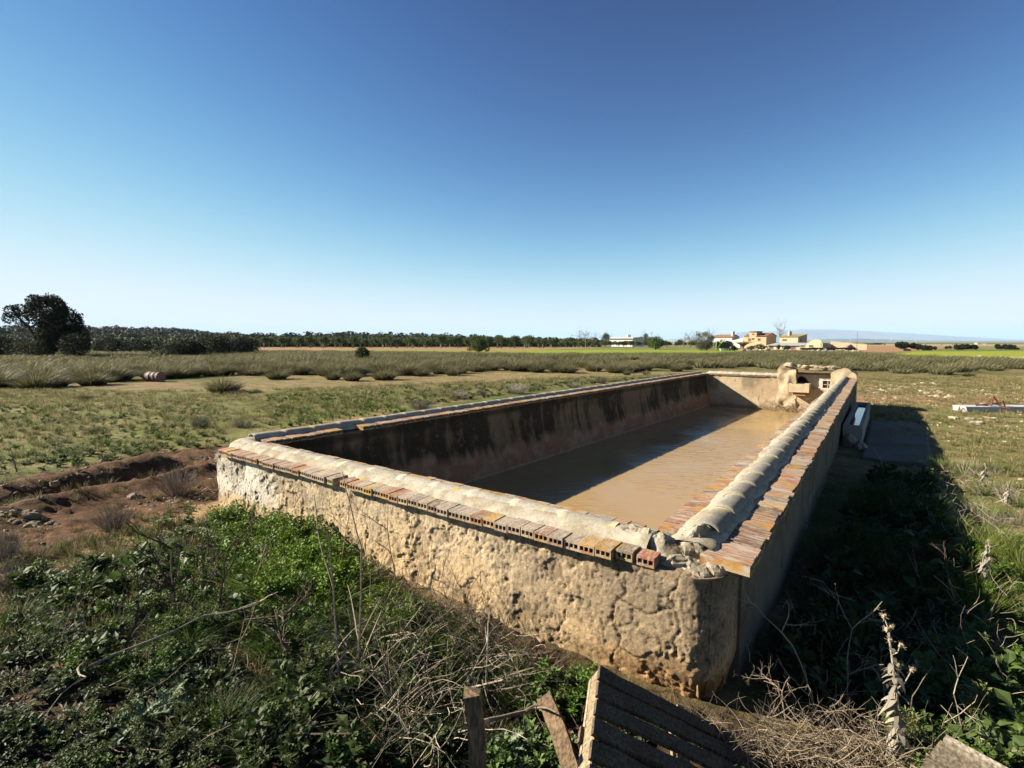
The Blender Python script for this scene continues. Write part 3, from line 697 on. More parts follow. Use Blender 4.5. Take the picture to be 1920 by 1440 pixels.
# ------------------------------------------------------------------ drinking trough, slab, beam, drum
TR = thing('drinking_trough', 'long concrete drinking trough full of water against the shaded side of the tank', 'trough', pq(-.6, 17.3, .1))
b = B(); p0 = RO(15)+.05; p1 = -.42; q0, q1, z0, z1 = 14.6, 20.4, .05, .62; t = .075
pbox(b, p0, p1, q0, q1, z0, .28, (.33, .31, .28))
for a in [(p0, p1, q0, q0+t), (p0, p1, q1-t, q1), (p0, p0+t, q0+t, q1-t), (p1-t, p1, q0+t, q1-t)]: pbox(b, *a, .28, z1, (.34, .32, .30))
b.build('basin', M['concrete'], TR)
b = B(); pbox(b, p0+t+.002, p1-t-.002, q0+t+.002, q1-t-.002, .281, .53, (1, 1, 1)); o = b.build('water', M['clear_water'], TR)
b = B(); rock(b, pq(-.62, 14.35, .2), (.2, .15, .2), 4, (.34, .30, .24), 1, 9); rock(b, pq(-.45, 14.2, .15), (.13, .15, .14), 7, (.38, .33, .27), 1, 9)
o = b.build('rubble_heap', M['stone'], org=pq(-.55, 14.3, .1)); tag(o, 'small heap of broken masonry at the near end of the drinking trough', 'rubble')
V = []; 
b = B(); uu = np.linspace(0, 1, 60)[:, None]; vv = np.linspace(0, 1, 24)[None]
p = -.42+(1.35+.12*vn(np.stack([uu*9+0*vv, 0*uu+0*vv, 0*uu+0*vv], -1), 3))*vv; q = 12.6+uu*7.2+.12*vn(np.stack([vv*7+0*uu, 0*uu+0*vv, 3+0*uu+0*vv], -1), 4)
V = pq(p, q, 0.); V[..., 2] = base_z(V[..., 0], V[..., 1])+.045; V[0, :, 2] -= .1; V[-1, :, 2] -= .1; V[:, 0, 2] -= .1; V[:, -1, 2] -= .1
b.add(V.reshape(-1, 3), grid_faces(60, 24), mixc((.13, .12, .10), (.10, .09, .06), sm(fbm(V, 1.5, 5, 3), -.1, .25)).reshape(-1, 3)); o = b.build('concrete_pad', M['concrete'], None, True); tag(o, 'worn concrete apron beside the drinking trough', kind='structure')

a0 = P(1812, 772, .13); BM = thing('concrete_beam', 'long pale grey concrete beam lying on the pasture at the right edge', 'beam', a0)
b = B(); L = 7.; w = .62; h = .2; y0 = a0[1]; x0 = a0[0]
Vb = [(x0+.05, y0, .1), (x0+L, y0, .1), (x0+L, y0+w, .1), (x0+.05, y0+w, .1), (x0+.0, y0+.04, .1+h), (x0+L, y0+.04, .1+h), (x0+L, y0+w-.04, .1+h), (x0, y0+w-.04, .1+h)]
hexa(b, np.array(Vb), (.50, .50, .49)); b.build('beam', M['concrete'], BM)
b = B(); tube(b, [(x0+.1, y0+.2, .26), (x0-.12, y0+.05, .2), (x0-.35, y0-.1, .06)], .02, (.2, .09, .05)); tube(b, [(x0+.02, y0+.3, .3), (x0-.02, y0+.3, .12)], .02, (.2, .09, .05)); b.build('end_hook', M['metal'], BM)
for dx in (1.15, 4.0-.2):
    b = B(); cx = x0+dx; zt = .1+h; rc = (.17, .07, .045)
    for a, c in [((cx-.18, y0+.12, zt), (cx, y0+.25, zt+.36)), ((cx+.2, y0+.12, zt), (cx, y0+.25, zt+.36)), ((cx, y0+.55, zt), (cx, y0+.25, zt+.36)), ((cx-.55, y0+.3, zt+.02), (cx+.35, y0+.3, zt+.12)), ((cx-.4, y0+.5, zt+.05), (cx+.3, y0-.1, zt-.05)), ((cx+.35, y0+.1, zt-.1), (cx+.35, y0+.25, zt+.2)), ((cx-.1, y0+.3, zt+.16), (cx+.35, y0-.05, zt-.06))]:
        tube(b, [a, c], .022, rc, 6)
    b.build('rusty_bracket', M['metal'], BM)

a0 = P(291, 716, .48); DR = thing('metal_drum', 'rusty dented metal drum lying on its side in front of the tussocks', 'drum', a0)
b = B(); ax = np.array((.93, -.30, 0)); ax /= np.linalg.norm(ax); L = .92; r = .27
n = 28; ts = [-.5, -.47, -.18, -.165, -.15, .15, .165, .18, .47, .5]; rs = [1.03, 1.0, 1, 1.05, 1, 1, 1.05, 1, 1, 1.03]; side = np.cross(ax, (0, 0, 1.)); th = np.arange(n)*2*math.pi/n
V = np.array([[a0+np.array((0, 0, r))+ax*t*L+r*k*(np.cos(a)*side+np.sin(a)*np.array((0, 0, 1))) for a in th] for t, k in zip(ts, rs)]); V += .02*vn(V*3., 3)[..., None]
F = []
for i in range(len(ts)-1):
    for j in range(n): F.append((i*n+j, i*n+(j+1) % n, (i+1)*n+(j+1) % n, (i+1)*n+j))
k = sm(fbm(V, 3, 4, 8), -.1, .2); b.add(V.reshape(-1, 3), np.array(F), mixc((.09, .07, .08), (.10, .035, .025), k).reshape(-1, 3)); b.build('drum_body', M['metal'], DR, True)
for e in (1, -2):
    b = B(); V = np.vstack([V_ for V_ in [np.array([[a0+np.array((0, 0, r))+ax*ts[e]*L+r*.99*(np.cos(a)*side+np.sin(a)*np.array((0, 0, 1))) for a in th]]).reshape(-1, 3), (a0+np.array((0, 0, r))+ax*ts[e]*L)[None]]])
    b.add(V, np.array([(j, (j+1) % n, n) for j in range(n)]), (.26, .13, .10)); b.build('drum_lid', M['metal'], DR)

# ------------------------------------------------------------------ farm buildings
PH = np.array((.70, -.714)); QH = np.array((.714, .70))
def hit(K, d, px):
    """distance along d from K so that the point falls on image column px"""
    u = (px-960)/FP; c = math.cos(PITCH)+.08*math.sin(PITCH)
    return (u*K[1]-K[0])/(d[0]-u*d[1])
def zat(py, Y): return CAMZ+(641-py)/FP*Y
def body(name, parent, K, Lf, Ls, zb, z_fr, z_br, z_fl=None, z_bl=None, col=(.6, .5, .35), m='wall', ridge_h=None, step=1.):
    """K front-right corner; front runs Lf to the left (-PH), side runs Ls back (QH). tops per corner; ridge_h: gable on the side walls"""
    z_fl = z_fr if z_fl is None else z_fl; z_bl = z_br if z_bl is None else z_bl; b = B()
    a = K; l = K-PH*Lf; bk = K+QH*Ls; bl = l+QH*Ls
    Vb = [(l[0], l[1], zb), (a[0], a[1], zb), (bk[0], bk[1], zb), (bl[0], bl[1], zb), (l[0], l[1], z_fl), (a[0], a[1], z_fr), (bk[0], bk[1], z_br), (bl[0], bl[1], z_bl)]
    if ridge_h is None: b.add(np.array(Vb), BOXF, col)
    else:
        m1 = (a+bk)/2; m2 = (l+bl)/2; Vb += [(m1[0], m1[1], ridge_h), (m2[0], m2[1], ridge_h)]
        b.add(np.array(Vb), [np.array([(0, 3, 2, 1), (0, 1, 5, 4), (2, 3, 7, 6)]), np.array([(1, 2, 6, 8, 5), (3, 0, 4, 9, 7)]), np.array([(4, 5, 8, 9), (6, 7, 9, 8)])], col)
    return b.build(name, M[m], parent)
def roof2(parent, K, Lf, Ls, ze, zr, col, ov=.35, th=.14, name='roof'):
    """two-pitch tiled roof, ridge parallel to the front"""
    b = B(); l = K-PH*(Lf+ov); a = K+PH*ov
    for s0, s1, za, zb_ in ((-ov, Ls/2, ze-.1, zr), (Ls/2, Ls+ov, zr, ze-.1)):
        A = a+QH*s0; A2 = a+QH*s1; D = l+QH*s0; D2 = l+QH*s1; e = .05
        hexa(b, np.array([(*D, za+e), (*A, za+e), (*A2, zb_+e), (*D2, zb_+e), (*D, za+th), (*A, za+th), (*A2, zb_+th), (*D2, zb_+th)]), col)
    n = int(Lf/.45)
    for i in range(n+1):      # tile courses as low ribs
        A = l+PH*(i*(Lf+2*ov)/max(n, 1)); tube(b, [(*(A-QH*ov), ze-.1+th), (*(A+QH*Ls/2), zr+th)], .07, np.array(col)*rng.uniform(.85, 1.1), 5)
    return b.build(name, M['stone'], parent)
def roof1(parent, K, Lf, Ls, zf, zb_, col, ov=.3, th=.12, name='roof'):
    b = B(); l = K-PH*(Lf+ov); a = K+PH*ov; s0, s1 = -ov, Ls+ov; g = (zb_-zf)/Ls; za = zf-g*ov; zz = zb_+g*ov; e = .03
    A = a+QH*s0; A2 = a+QH*s1; D = l+QH*s0; D2 = l+QH*s1
    hexa(b, np.array([(*D, za+e), (*A, za+e), (*A2, zz+e), (*D2, zz+e), (*D, za+th), (*A, za+th), (*A2, zz+th), (*D2, zz+th)]), col)
    return b.build(name, M['stone'], parent)
def wind(parent, K, s, z0, z1, w, col=(.10, .075, .05), name='window', fcol=(.45, .35, .22), side=False):
    """window/door at distance s left of K on the front (or right along the side wall)"""
    d = QH if side else -PH; n = PH if side else -QH; b = B(); c0 = K+d*s; c1 = K+d*(s+w)
    def bx(u0, u1, v0, v1, o0, o1, c):
        A = K+d*u0; D = K+d*u1
        hexa(b, np.array([(*(A+n*o1), v0), (*(D+n*o1), v0), (*(D+n*o0), v0), (*(A+n*o0), v0), (*(A+n*o1), v1), (*(D+n*o1), v1), (*(D+n*o0), v1), (*(A+n*o0), v1)]), c)
    bx(s-.1, s, z0-.1, z1+.1, -.01, .06, fcol); bx(s+w, s+w+.1, z0-.1, z1+.1, -.01, .06, fcol); bx(s, s+w, z1, z1+.1, -.01, .06, fcol); bx(s, s+w, z0-.1, z0, -.01, .08, fcol)
    f = b.build(name, M['wall'], parent); b = B(); bx(s+.003, s+w-.003, z0+.003, z1-.003, -.01, .02, col); b.build('door_leaf' if name == 'door' else 'pane', M['paint'], f); return f
def setup(px_l, px_k, px_r, Y):
    K = PD(px_k, 655, Y)[:2]; Lf = hit(K, -PH, px_l); Ls = hit(K, QH, px_r) if px_r else 8.; return K, abs(Lf), abs(Ls)
OCH = (.60, .43, .27); OCH2 = (.60, .48, .31); RT = (.30, .16, .10)
# white farmhouse
Y = 215; K, Lf, Ls = setup(1337, 1372, None, Y); Ls = 7.
HW = thing('farmhouse', 'white farmhouse with red tile roof, leftmost of the hamlet', 'house', (*K, .35))
body('wall', HW, K, Lf, Ls, .2, zat(632.6, Y), zat(632.6, Y), col=(.74, .72, .68), ridge_h=zat(628, Y)); roof2(HW, K, Lf, Ls, zat(632.6, Y), zat(628, Y), (.42, .22, .14))
b = B(); kk = K-PH*.5; obox(b, (*(kk+QH*2.), zat(627, Y)), (.5, 0, 0), (0, .5, 0), (0, 0, 1.3), (.74, .72, .68)); b.build('chimney', M['wall'], HW); wind(HW, K, 4, 2.6, 3.6, 1.0); wind(HW, K, 8.5, 2.6, 3.6, 1.0)
# white sheds between
Y = 200; K, Lf, Ls = setup(1366, 1396, None, Y); HS = thing('white_shed', 'low white lean-to shed between the white farmhouse and the ochre house', 'shed', (*K, .35))
body('wall', HS, K, Lf, 5., .2, zat(633, Y), zat(631, Y), z_fl=zat(640, Y), z_bl=zat(640, Y), col=(.74, .70, .64)); 
# ochre house with tower
Y = 185; K, Lf, Ls = setup(1416.5, 1436, 1454, Y); Ls = min(Ls, 10.); HO = thing('ochre_house', 'ochre house with square tower and red tile roof in the hamlet', 'house', (*K, .35))
body('wall', HO, K, Lf, Ls, .2, zat(630.3, Y), zat(630.3, Y), col=OCH, ridge_h=zat(624.8, Y)); roof2(HO, K, Lf, Ls, zat(630.3, Y), zat(624.8, Y), RT)
K2 = K-PH*(Lf+.005); Lt = abs(hit(K2, -PH, 1403.5)); t = body('tower', HO, K2, Lt, 5.5, .2, zat(622.5, Y), zat(621.6, Y), col=OCH)
K3 = K2-PH*(Lt+.005); L3 = abs(hit(K3, -PH, 1391)); body('wing', HO, K3, L3, 6.5, .2, zat(632, Y), zat(632, Y), col=OCH, ridge_h=zat(626.8, Y)); roof2(HO, K3, L3-.4, 6.5, zat(632, Y), zat(626.8, Y), RT, ov=.05)
b = B(); obox(b, (*(K2-PH*Lt/2+QH*2.7), zat(621.8, Y)+.12), (*(PH*(Lt/2+.3)), 0), (*(QH*3.1), 0), (0, 0, .1), (.34, .2, .13)); b.build('roof', M['stone'], t)
for s, w in ((2.0, .9), (5.4, .9)): wind(HO, K, s, zat(639, Y), zat(634.5, Y), w, fcol=(.55, .34, .2))
wind(HO, K2, Lt/2-.4, zat(628, Y), zat(625.5, Y), .7); wind(HO, K2, Lt/2-.5, zat(637, Y), zat(633.8, Y), .9); wind(HO, K, 8., .5, 2.5, 1.1, name='door')
# shed-roofed house
Y = 178; K, Lf, Ls = setup(1460, 1495.5, 1511, Y); Ls = min(Ls, 11.); HR = thing('shed_roofed_house', 'pale yellow house with a single sloping tile roof and chimney, right of the ochre house', 'house', (*K, .35))
body('wall', HR, K, Lf, Ls, .2, zat(631.5, Y), zat(626.5, Y), col=OCH2); roof1(HR, K, Lf, Ls, zat(631.5, Y), zat(626.5, Y), (.33, .27, .14))
b = B(); obox(b, (*(K-PH*(Lf-2.)+QH*4), zat(625.5, Y)), (.45, 0, 0), (0, .45, 0), (0, 0, .9), (.55, .42, .3)); b.build('chimney', M['wall'], HR); wind(HR, K, Lf*.62, zat(639, Y), zat(636, Y), 1.3)
wind(HR, K, 2.2, zat(640, Y), zat(636, Y), 1.3, side=True, fcol=(.3, .22, .15))
# garage
Y = 150; K, Lf, Ls = setup(1436, 1500, None, Y); HG = thing('garage', 'low ochre garage with flat grey roof and dark red door', 'garage', (*K, .35))
body('wall', HG, K, Lf, 7.5, .2, zat(648, Y), zat(643.6, Y), col=(.60, .48, .32)); roof1(HG, K, Lf*.93, 7.5, zat(648, Y), zat(643.8, Y), (.36, .38, .38), ov=.5)
wind(HG, K, 1.2, .35, zat(650.5, Y), 1.9, col=(.24, .05, .04), name='door', fcol=(.5, .36, .24)); wind(HG, K, Lf*.8, .5, 1.6, 1.1)
# ruins
Y = 145; K, Lf, Ls = setup(1503, 1540, None, Y); RU = thing('ruined_barn', 'roofless yellow stone barn with sloping gable, right end of the hamlet', 'ruin', (*K, .35))
b = B(); l = K-PH*Lf; th2 = QH*.6; pr = [(0, zat(652, Y)), (.22, zat(645, Y)), (.5, zat(637.5, Y)), (.75, zat(636.2, Y)), (1., zat(639, Y))]
for back, off in (('w', 0), ):
    n = len(pr); Vf = [(*(l+PH*Lf*u), .2) for u, z in pr]+[(*(l+PH*Lf*u), z) for u, z in pr]; Vk = [(*(l+PH*Lf*u+th2), .2) for u, z in pr]+[(*(l+PH*Lf*u+th2), z) for u, z in pr]
    F = []
    for i in range(n-1): F += [(i, i+1, n+i+1, n+i), (2*n+i+1, 2*n+i, 3*n+i, 3*n+i+1), (n+i, n+i+1, 3*n+i+1, 3*n+i)]
    F += [(0, n, 3*n, 2*n), (n-1, 2*n+n-1, 3*n+n-1, 2*n-1)]; b.add(np.array(Vf+Vk), np.array(F), (.62, .50, .32))
b.build('gable_wall', M['stone'], RU); wind(RU, K, 2.0, zat(651, Y), zat(647, Y), 1.2, fcol=(.7, .6, .45)); wind(RU, K, 4.2, zat(651, Y), zat(647, Y), 1.2, fcol=(.7, .6, .45))
def rough_wall(name, A, Bp, zs, parent, thick=.5, col=(.5, .4, .26), m='stone'):
    A = np.asarray(A[:2]); Bp = np.asarray(Bp[:2]); d = Bp-A; L = np.hypot(*d); d /= L; n = np.array((-d[1], d[0]))*thick; u = np.linspace(0, 1, len(zs)*4); z = np.interp(u, np.linspace(0, 1, len(zs)), zs)+.12*vn(V3(u*40, u*0), 9)
    k = len(u); V = []
    for off in (0, 1):
        for zz in (0*z+.1, z): V.append(np.stack([A[0]+d[0]*L*u+n[0]*off, A[1]+d[1]*L*u+n[1]*off, zz], -1))
    V = np.concatenate(V); F = []
    for i in range(k-1): F += [(i, i+1, k+i+1, k+i), (2*k+i+1, 2*k+i, 3*k+i, 3*k+i+1), (k+i, k+i+1, 3*k+i+1, 3*k+i)]
    F += [(0, k, 3*k, 2*k), (k-1, 3*k-1, 4*k-1, 2*k-1)]; b = B(); b.add(V, np.array(F), col); return b.build(name, M[m], parent)
Kb = K+QH*9; rough_wall('side_wall', K+PH*.3, Kb+PH*.3, [zat(643, Y), zat(643.5, Y), zat(644, Y), zat(646, Y)], RU, .5, (.45, .36, .24))
rough_wall('back_wall', Kb, Kb+PH*9, [zat(640, Y), zat(643, Y), zat(646, Y)], RU, .5, (.5, .4, .26))
yw = 132; rough_wall('yard_wall', PD(1503, 650, yw), PD(1604, 650, yw+10), [zat(652.3, yw)]*5, RU, .5, (.10, .08, .06))  # shade on this wall is put into its near-black colour
K, Lf, Ls = setup(1580, 1590, 1604, 150); HB = thing('ruined_hut', 'small roofless dark stone hut beside the thin mast', 'ruin', (*K, .35))
body('wall', HB, K, Lf, min(Ls, 7), .2, zat(645.5, 150), zat(648, 150), z_fl=zat(645, 150), z_bl=zat(646, 150), col=(.30, .24, .17), m='stone'); wind(HB, K, .3, zat(652, 150), zat(648, 150), .8, fcol=(.4, .3, .2))
rough_wall('corner_wall', PD(1590, 650, 146), PD(1604, 650, 150), [zat(649, 148), zat(646.5, 148), zat(645, 148), zat(647, 148)], HB, .5, (.28, .22, .16))
# long white shed by the orchard
Y = 240; K, Lf, Ls = setup(1143, 1186, 1206, Y); Ls = min(Ls, 16); HL = thing('long_white_shed', 'long low white shed with flat roof behind the orchard', 'shed', (*K, .35))
body('wall', HL, K, Lf, Ls, .2, zat(634.6, Y), zat(633.6, Y), col=(.78, .77, .74)); roof1(HL, K, Lf, Ls, zat(634.6, Y), zat(633.4, Y), (.62, .60, .56), ov=.8, th=.5); wind(HL, K, 1.5, zat(646, Y), zat(639, Y), 3.2)
b = B(); obox(b, (*(K-PH*(Lf-8)+QH*4), zat(633.5, Y)), (.8, 0, 0), (0, .8, 0), (0, 0, 1.6), (.78, .77, .74)); b.build('chimney', M['wall'], HL)
# small white ruin far right
Y = 420; K, Lf, Ls = setup(1824, 1832, None, Y); o = thing('white_hut', 'tiny white hut far off between two dark trees on the right', 'hut', (*K, .35)); body('wall', o, K, Lf, 5, 0., zat(648.2, Y)+2.4, zat(648.2, Y)+2.4, col=(.7, .6, .52)); roof1(o, K, Lf, 5, zat(648.2, Y)+2.4, zat(648.2, Y)+2.6, (.5, .4, .33))
K, Lf, Ls = setup(1838, 1848, None, Y); o = thing('pinkish_hut', 'tiny pinkish hut far off, right of the tiny white hut', 'hut', (*K, .35)); body('wall', o, K, Lf, 5, 0., zat(648, Y)+1.6, zat(648, Y)+1.6, col=(.5, .36, .3)); roof1(o, K, Lf, 5, zat(648., Y)+1.6, zat(648., Y)+1.8, (.4, .3, .25))
# green wagon, boom, pale trailer frame, blue sheet, mast
Y = 140; a = PD(1357, 656, Y); GW = thing('green_wagon', 'dark green farm wagon standing left of the hamlet behind a tall boom', 'wagon', (a[0], a[1], .35))
b = B(); hexa(b, np.array([(a[0]-1.8, Y, .9), (a[0]+1.5, Y, .9), (a[0]+1.5, Y+2, .9), (a[0]-1.8, Y+2, .9), (a[0]-2., Y-.1, 2.3), (a[0]+1.6, Y-.1, 2.3), (a[0]+1.6, Y+2.1, 2.3), (a[0]-2., Y+2.1, 2.3)]), (.02, .045, .02)); b.build('wagon_body', M['paint'], GW)
for dx in (-1.1, 1.0):
    b = B(); tube(b, [(a[0]+dx, Y-.05, .8), (a[0]+dx, Y+.2, .8)], [.45, .45], (.03, .03, .03), 16); ww = b.build('wheel', M['paint'], GW)
b = B(); tube(b, [(a[0]-2.1, Y-.6, .35), (a[0]-1.1, Y-.6, 2.1), (a[0]+.2, Y-.6, 3.4)], [.14, .16, .12], (.30, .38, .08), 6); tube(b, [(a[0]-2.4, Y-.6, .35), (a[0]-2.2, Y-.6, 2.8)], .1, (.30, .38, .08)); o = b.build('loader_boom', M['paint'], org=(a[0]-2, Y-.6, .35)); tag(o, 'yellow green loader boom slanting up in front of the dark green wagon', 'machine')
a = PD(1360, 657, 130); b = B(); obox(b, (a[0], 130, .85), (1.35, 0, 0), (0, .5, 0), (0, 0, .07), (.30, .46, .36))
for dx in (-1.2, 1.2): obox(b, (a[0]+dx, 130, .55), (.06, 0, 0), (0, .4, 0), (0, 0, .25), (.30, .46, .36))
o = b.build('trailer_frame', M['paint'], org=(a[0], 130, .35)); tag(o, 'pale green empty trailer frame in the field before the wagon', 'trailer')
a = PD(1553, 660, 118); b = B(); V = np.array([(-1.05, 0, 0), (-.3, -.3, 0), (.6, -.3, 0), (1.05, .1, .05), (-.85, .3, .95), (-.55, .3, .85), (-.1, .4, .42), (.7, .5, .12)]); b.add(V+np.array((a[0], 118, .42)), [np.array([(0, 1, 5, 4), (1, 2, 6, 5), (2, 3, 7, 6)])], (.28, .50, .50)); V2 = V.copy(); V2[:, 1] += .12; V2[:, 2] -= .06; b.add(V2+np.array((a[0], 118, .42)), [np.array([(4, 5, 1, 0), (5, 6, 2, 1), (6, 7, 3, 2)])], (.28, .5, .5))
o = b.build('plastic_sheet', M['paint'], org=(a[0], 118, .4)); tag(o, 'pale turquoise plastic sheet lying before the dark yard wall', 'sheet')
a = PD(1606, 660, 120); b = B(); tube(b, [(a[0], 120, .2), (a[0], 120, zat(622, 120))], [.06, .03], (.12, .12, .12), 6); o = b.build('mast', M['metal'], org=(a[0], 120, .3)); tag(o, 'tall thin dark mast standing at the right end of the ruins', 'mast')
# dry stone wall in front of the farm, stone piles
def stone_pile(name, label, cat, pts, Y0, n, wz, h, sz, colr, grp=None):
    b = B(); pts = np.array([PD(x, 655, y)[:2] for x, y in pts])
    seg = np.hypot(*np.diff(pts, axis=0).T); cum = np.r_[0, np.cumsum(seg)]
    for k in range(n):
        t = rng.uniform(0, cum[-1]); x = np.interp(t, cum, pts[:, 0])+rng.normal(0, wz); y = np.interp(t, cum, pts[:, 1])+rng.normal(0, wz); hh = abs(vn(np.array([t*.4, 0, 1.]), 5))*.6+.4
        rock(b, (x, y, float(base_z(np.array(x), np.array(y)))+rng.uniform(0, h)*hh), rng.uniform(.5, 1.2, 3)*sz, k, np.array(colr)*rng.uniform(.6, 1.15), .75, 5)
    o = b.build(name, M['stone'], org=(*pts[0], .35)); tag(o, label, cat, grp)
stone_pile('dry_stone_wall', 'tumbled dry stone wall running in front of the hamlet', 'stone wall', [(1385, 112), (1440, 110), (1500, 108), (1560, 106), (1612, 100)], 0, 420, .35, .75, .38, (.42, .34, .23))
stone_pile('stone_pile', 'heap of field stones beyond the tussocks on the right', 'stone heap', [(1788, 70), (1810, 68), (1838, 68)], 0, 170, .45, .55, .24, (.34, .27, .19))
stone_pile('stone_pile', 'pale scattered stone bank at the right edge of the yellow field', 'stone heap', [(1870, 72), (1990, 70)], 0, 120, .5, .2, .25, (.38, .36, .24))
# wind turbines, hair-thin on the skyline
for i, px in enumerate((1594, 1642, 1670, 1716)):
    a = PD(px, 640, 8000); tb = thing('wind_turbine', ['leftmost faint white wind turbine, nearest the ruins', 'second faint white wind turbine from the ruins', 'third faint white wind turbine from the ruins', 'rightmost faint white wind turbine, farthest from the ruins'][i], 'wind turbine', (a[0], 8000, 0), 'wind turbines on the skyline')
    b = B(); tube(b, [(a[0], 8000, 0), (a[0], 8000, 60)], [1.6, 1.], (.8, .8, .8), 6); b.build('tower', M['paint'], tb)
    for k in range(3):
        b = B(); an = k*2.094+i; tube(b, [(a[0], 7995, 60), (a[0]+math.cos(an)*28, 7995, 60+math.sin(an)*28)], [1.2, .4], (.8, .8, .8), 4); b.build('blade', M['paint'], tb)

# ------------------------------------------------------------------ plant builders (vectorised)
def inst(b, proto, pos, sc, rz, tint=None, lean=0.):
    """merge many copies of a prototype (V,F,C) into b"""
    V, F, c = proto; n = len(pos); sc = np.asarray(sc, float); sc = np.repeat(sc[:, None], 3, 1) if sc.ndim == 1 else sc
    co, si = np.cos(rz)[:, None], np.sin(rz)[:, None]
    x = V[None, :, 0]*sc[:, :1]; y = V[None, :, 1]*sc[:, 1:2]; z = V[None, :, 2]*sc[:, 2:]
    W = np.stack([x*co-y*si+lean*z, x*si+y*co, z], -1)+np.asarray(pos)[:, None]
    cc = np.repeat(c[None], n, 0)
    if tint is not None: cc = cc*np.asarray(tint)[:, None]
    Fs = [(f[None]+(np.arange(n)*len(V))[:, None, None]).reshape(-1, f.shape[1]) for f in (F if isinstance(F, list) else [F])]
    b.add(W.reshape(-1, 3), Fs, np.clip(cc, .004, .9).reshape(-1, 3))
def blades(n, h, spread, flare, width, segs=4, wind=0., cb=(.05, .06, .02), ct=(.2, .2, .08), straw=.25, cs=(.36, .30, .16), seed=0, hv=.35, droop=.35, r0=.12, tap=0.):
    g = np.random.default_rng(seed); th = g.uniform(0, 2*math.pi, n); r = np.sqrt(g.uniform(0, 1, n)); h = h*(1-tap*r**2)
    bx = r*r0*np.cos(th); by = r*r0*np.sin(th); L = h*g.uniform(1-hv, 1, n); fl = flare*(.15+r)*g.uniform(.5, 1.2, n)
    az = th+g.normal(0, .35, n); t = np.linspace(0, 1, segs+1)[None]
    out = (fl[:, None]*t+droop*flare*r[:, None]*t**2.5)*L[:, None]
    x = bx[:, None]+out*np.cos(az)[:, None]+wind*L[:, None]*t**2; y = by[:, None]+out*np.sin(az)[:, None]
    z = L[:, None]*(t-.18*flare*t**2-droop*.35*r[:, None]*t**3)
    w = width*(1-t**1.5*.85)*g.uniform(.7, 1.3, n)[:, None]; pa = g.uniform(0, math.pi, n)[:, None]
    V = np.stack([np.stack([x-w*np.cos(pa)/2, y-w*np.sin(pa)/2, z], -1), np.stack([x+w*np.cos(pa)/2, y+w*np.sin(pa)/2, z], -1)], 2)
    m = 2*(segs+1); i = (np.arange(n)*m)[:, None]; k = (np.arange(segs)*2)[None]
    F = np.stack([i+k, i+k+1, i+k+3, i+k+2], -1).reshape(-1, 4)
    cb, ct, cs = map(np.array, (cb, ct, cs)); tt = t[..., None]*np.ones((n, 1, 1)); isst = (g.random(n) < straw)[:, None, None]
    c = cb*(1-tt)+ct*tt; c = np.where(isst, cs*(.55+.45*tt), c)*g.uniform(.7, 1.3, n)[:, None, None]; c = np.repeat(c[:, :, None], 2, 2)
    return V.reshape(-1, 3), [F], c.reshape(-1, 3)
def leafcards(P0, D, U, L, w, c, fold=.25):
    """leaf = 2 quads folded on the midrib. P0 base, D direction, U up-ish, arrays (n,3); L,w (n,)"""
    S = np.cross(D, U); S /= np.linalg.norm(S, axis=1)[:, None]+1e-9; N = np.cross(S, D); L = L[:, None]; w = w[:, None]
    a = P0; b_ = P0+D*L*.5-S*w+N*w*fold; t = P0+D*L-N*L*.12; d = P0+D*L*.5+S*w+N*w*fold; m = P0+D*L*.5
    V = np.stack([a, b_, t, d, m], 1); n = len(P0); i = (np.arange(n)*5)[:, None]
    F = np.concatenate([i+np.array([[0, 1, 4]]), i+np.array([[1, 2, 4]]), i+np.array([[4, 2, 3]]), i+np.array([[0, 4, 3]])])
    return V.reshape(-1, 3), [F], np.repeat(c, 5, 0)
def unit(v): return v/(np.linalg.norm(v, axis=-1, keepdims=True)+1e-9)
def leafy(n, R0, h, L, w, col, seed=0, up=.5, var=.3, stems=7, scol=(.10, .12, .04)):
    """bushy herb: stems with leaflets"""
    g = np.random.default_rng(seed); b = B(); P0 = []; D = []
    for k in range(stems):
        a = g.uniform(0, 2*math.pi); r = R0*g.uniform(.2, 1); hh = h*g.uniform(.55, 1)*(1-.35*r/R0); bend = g.normal(0, .15*R0, 2)
        t = np.linspace(0, 1, 6)[:, None]; pt = np.hstack([np.cos(a)*r*t**1.2+bend[0]*t*t, np.sin(a)*r*t**1.2+bend[1]*t*t, hh*t**.8])
        tube(b, pt, np.linspace(.004, .0015, 6)*(h/.3)**.5, scol, 3); m = n//stems; u = g.uniform(.12, 1, m); i = (u*4.99).astype(int); f = (u*4.99-i)[:, None]
        q = pt[i]*(1-f)+pt[i+1]*f; aa = g.uniform(0, 2*math.pi, m); d = np.stack([np.cos(aa), np.sin(aa), g.normal(up, .4, m)], -1)
        side = unit(d)*(R0*.32*(1-.6*u))[:, None]*g.uniform(.1, 1, m)[:, None]; P0.append(q+side); D.append(unit(d))
    P0 = np.concatenate(P0); D = np.concatenate(D); m = len(P0); U = unit(np.array((0, 0, 1.))+g.normal(0, .45, (m, 3)))
    hue = g.random(m)[:, None]; c = np.array(col)*(1-var+2*var*g.random((m, 1))); c = c*(1-.25*hue)+np.array((.20, .22, .03))*.25*hue
    V, F, c = leafcards(P0, D, U, L*g.uniform(.6, 1.3, m), w*g.uniform(.6, 1.3, m), c); b.add(V, F, c); return b.get()
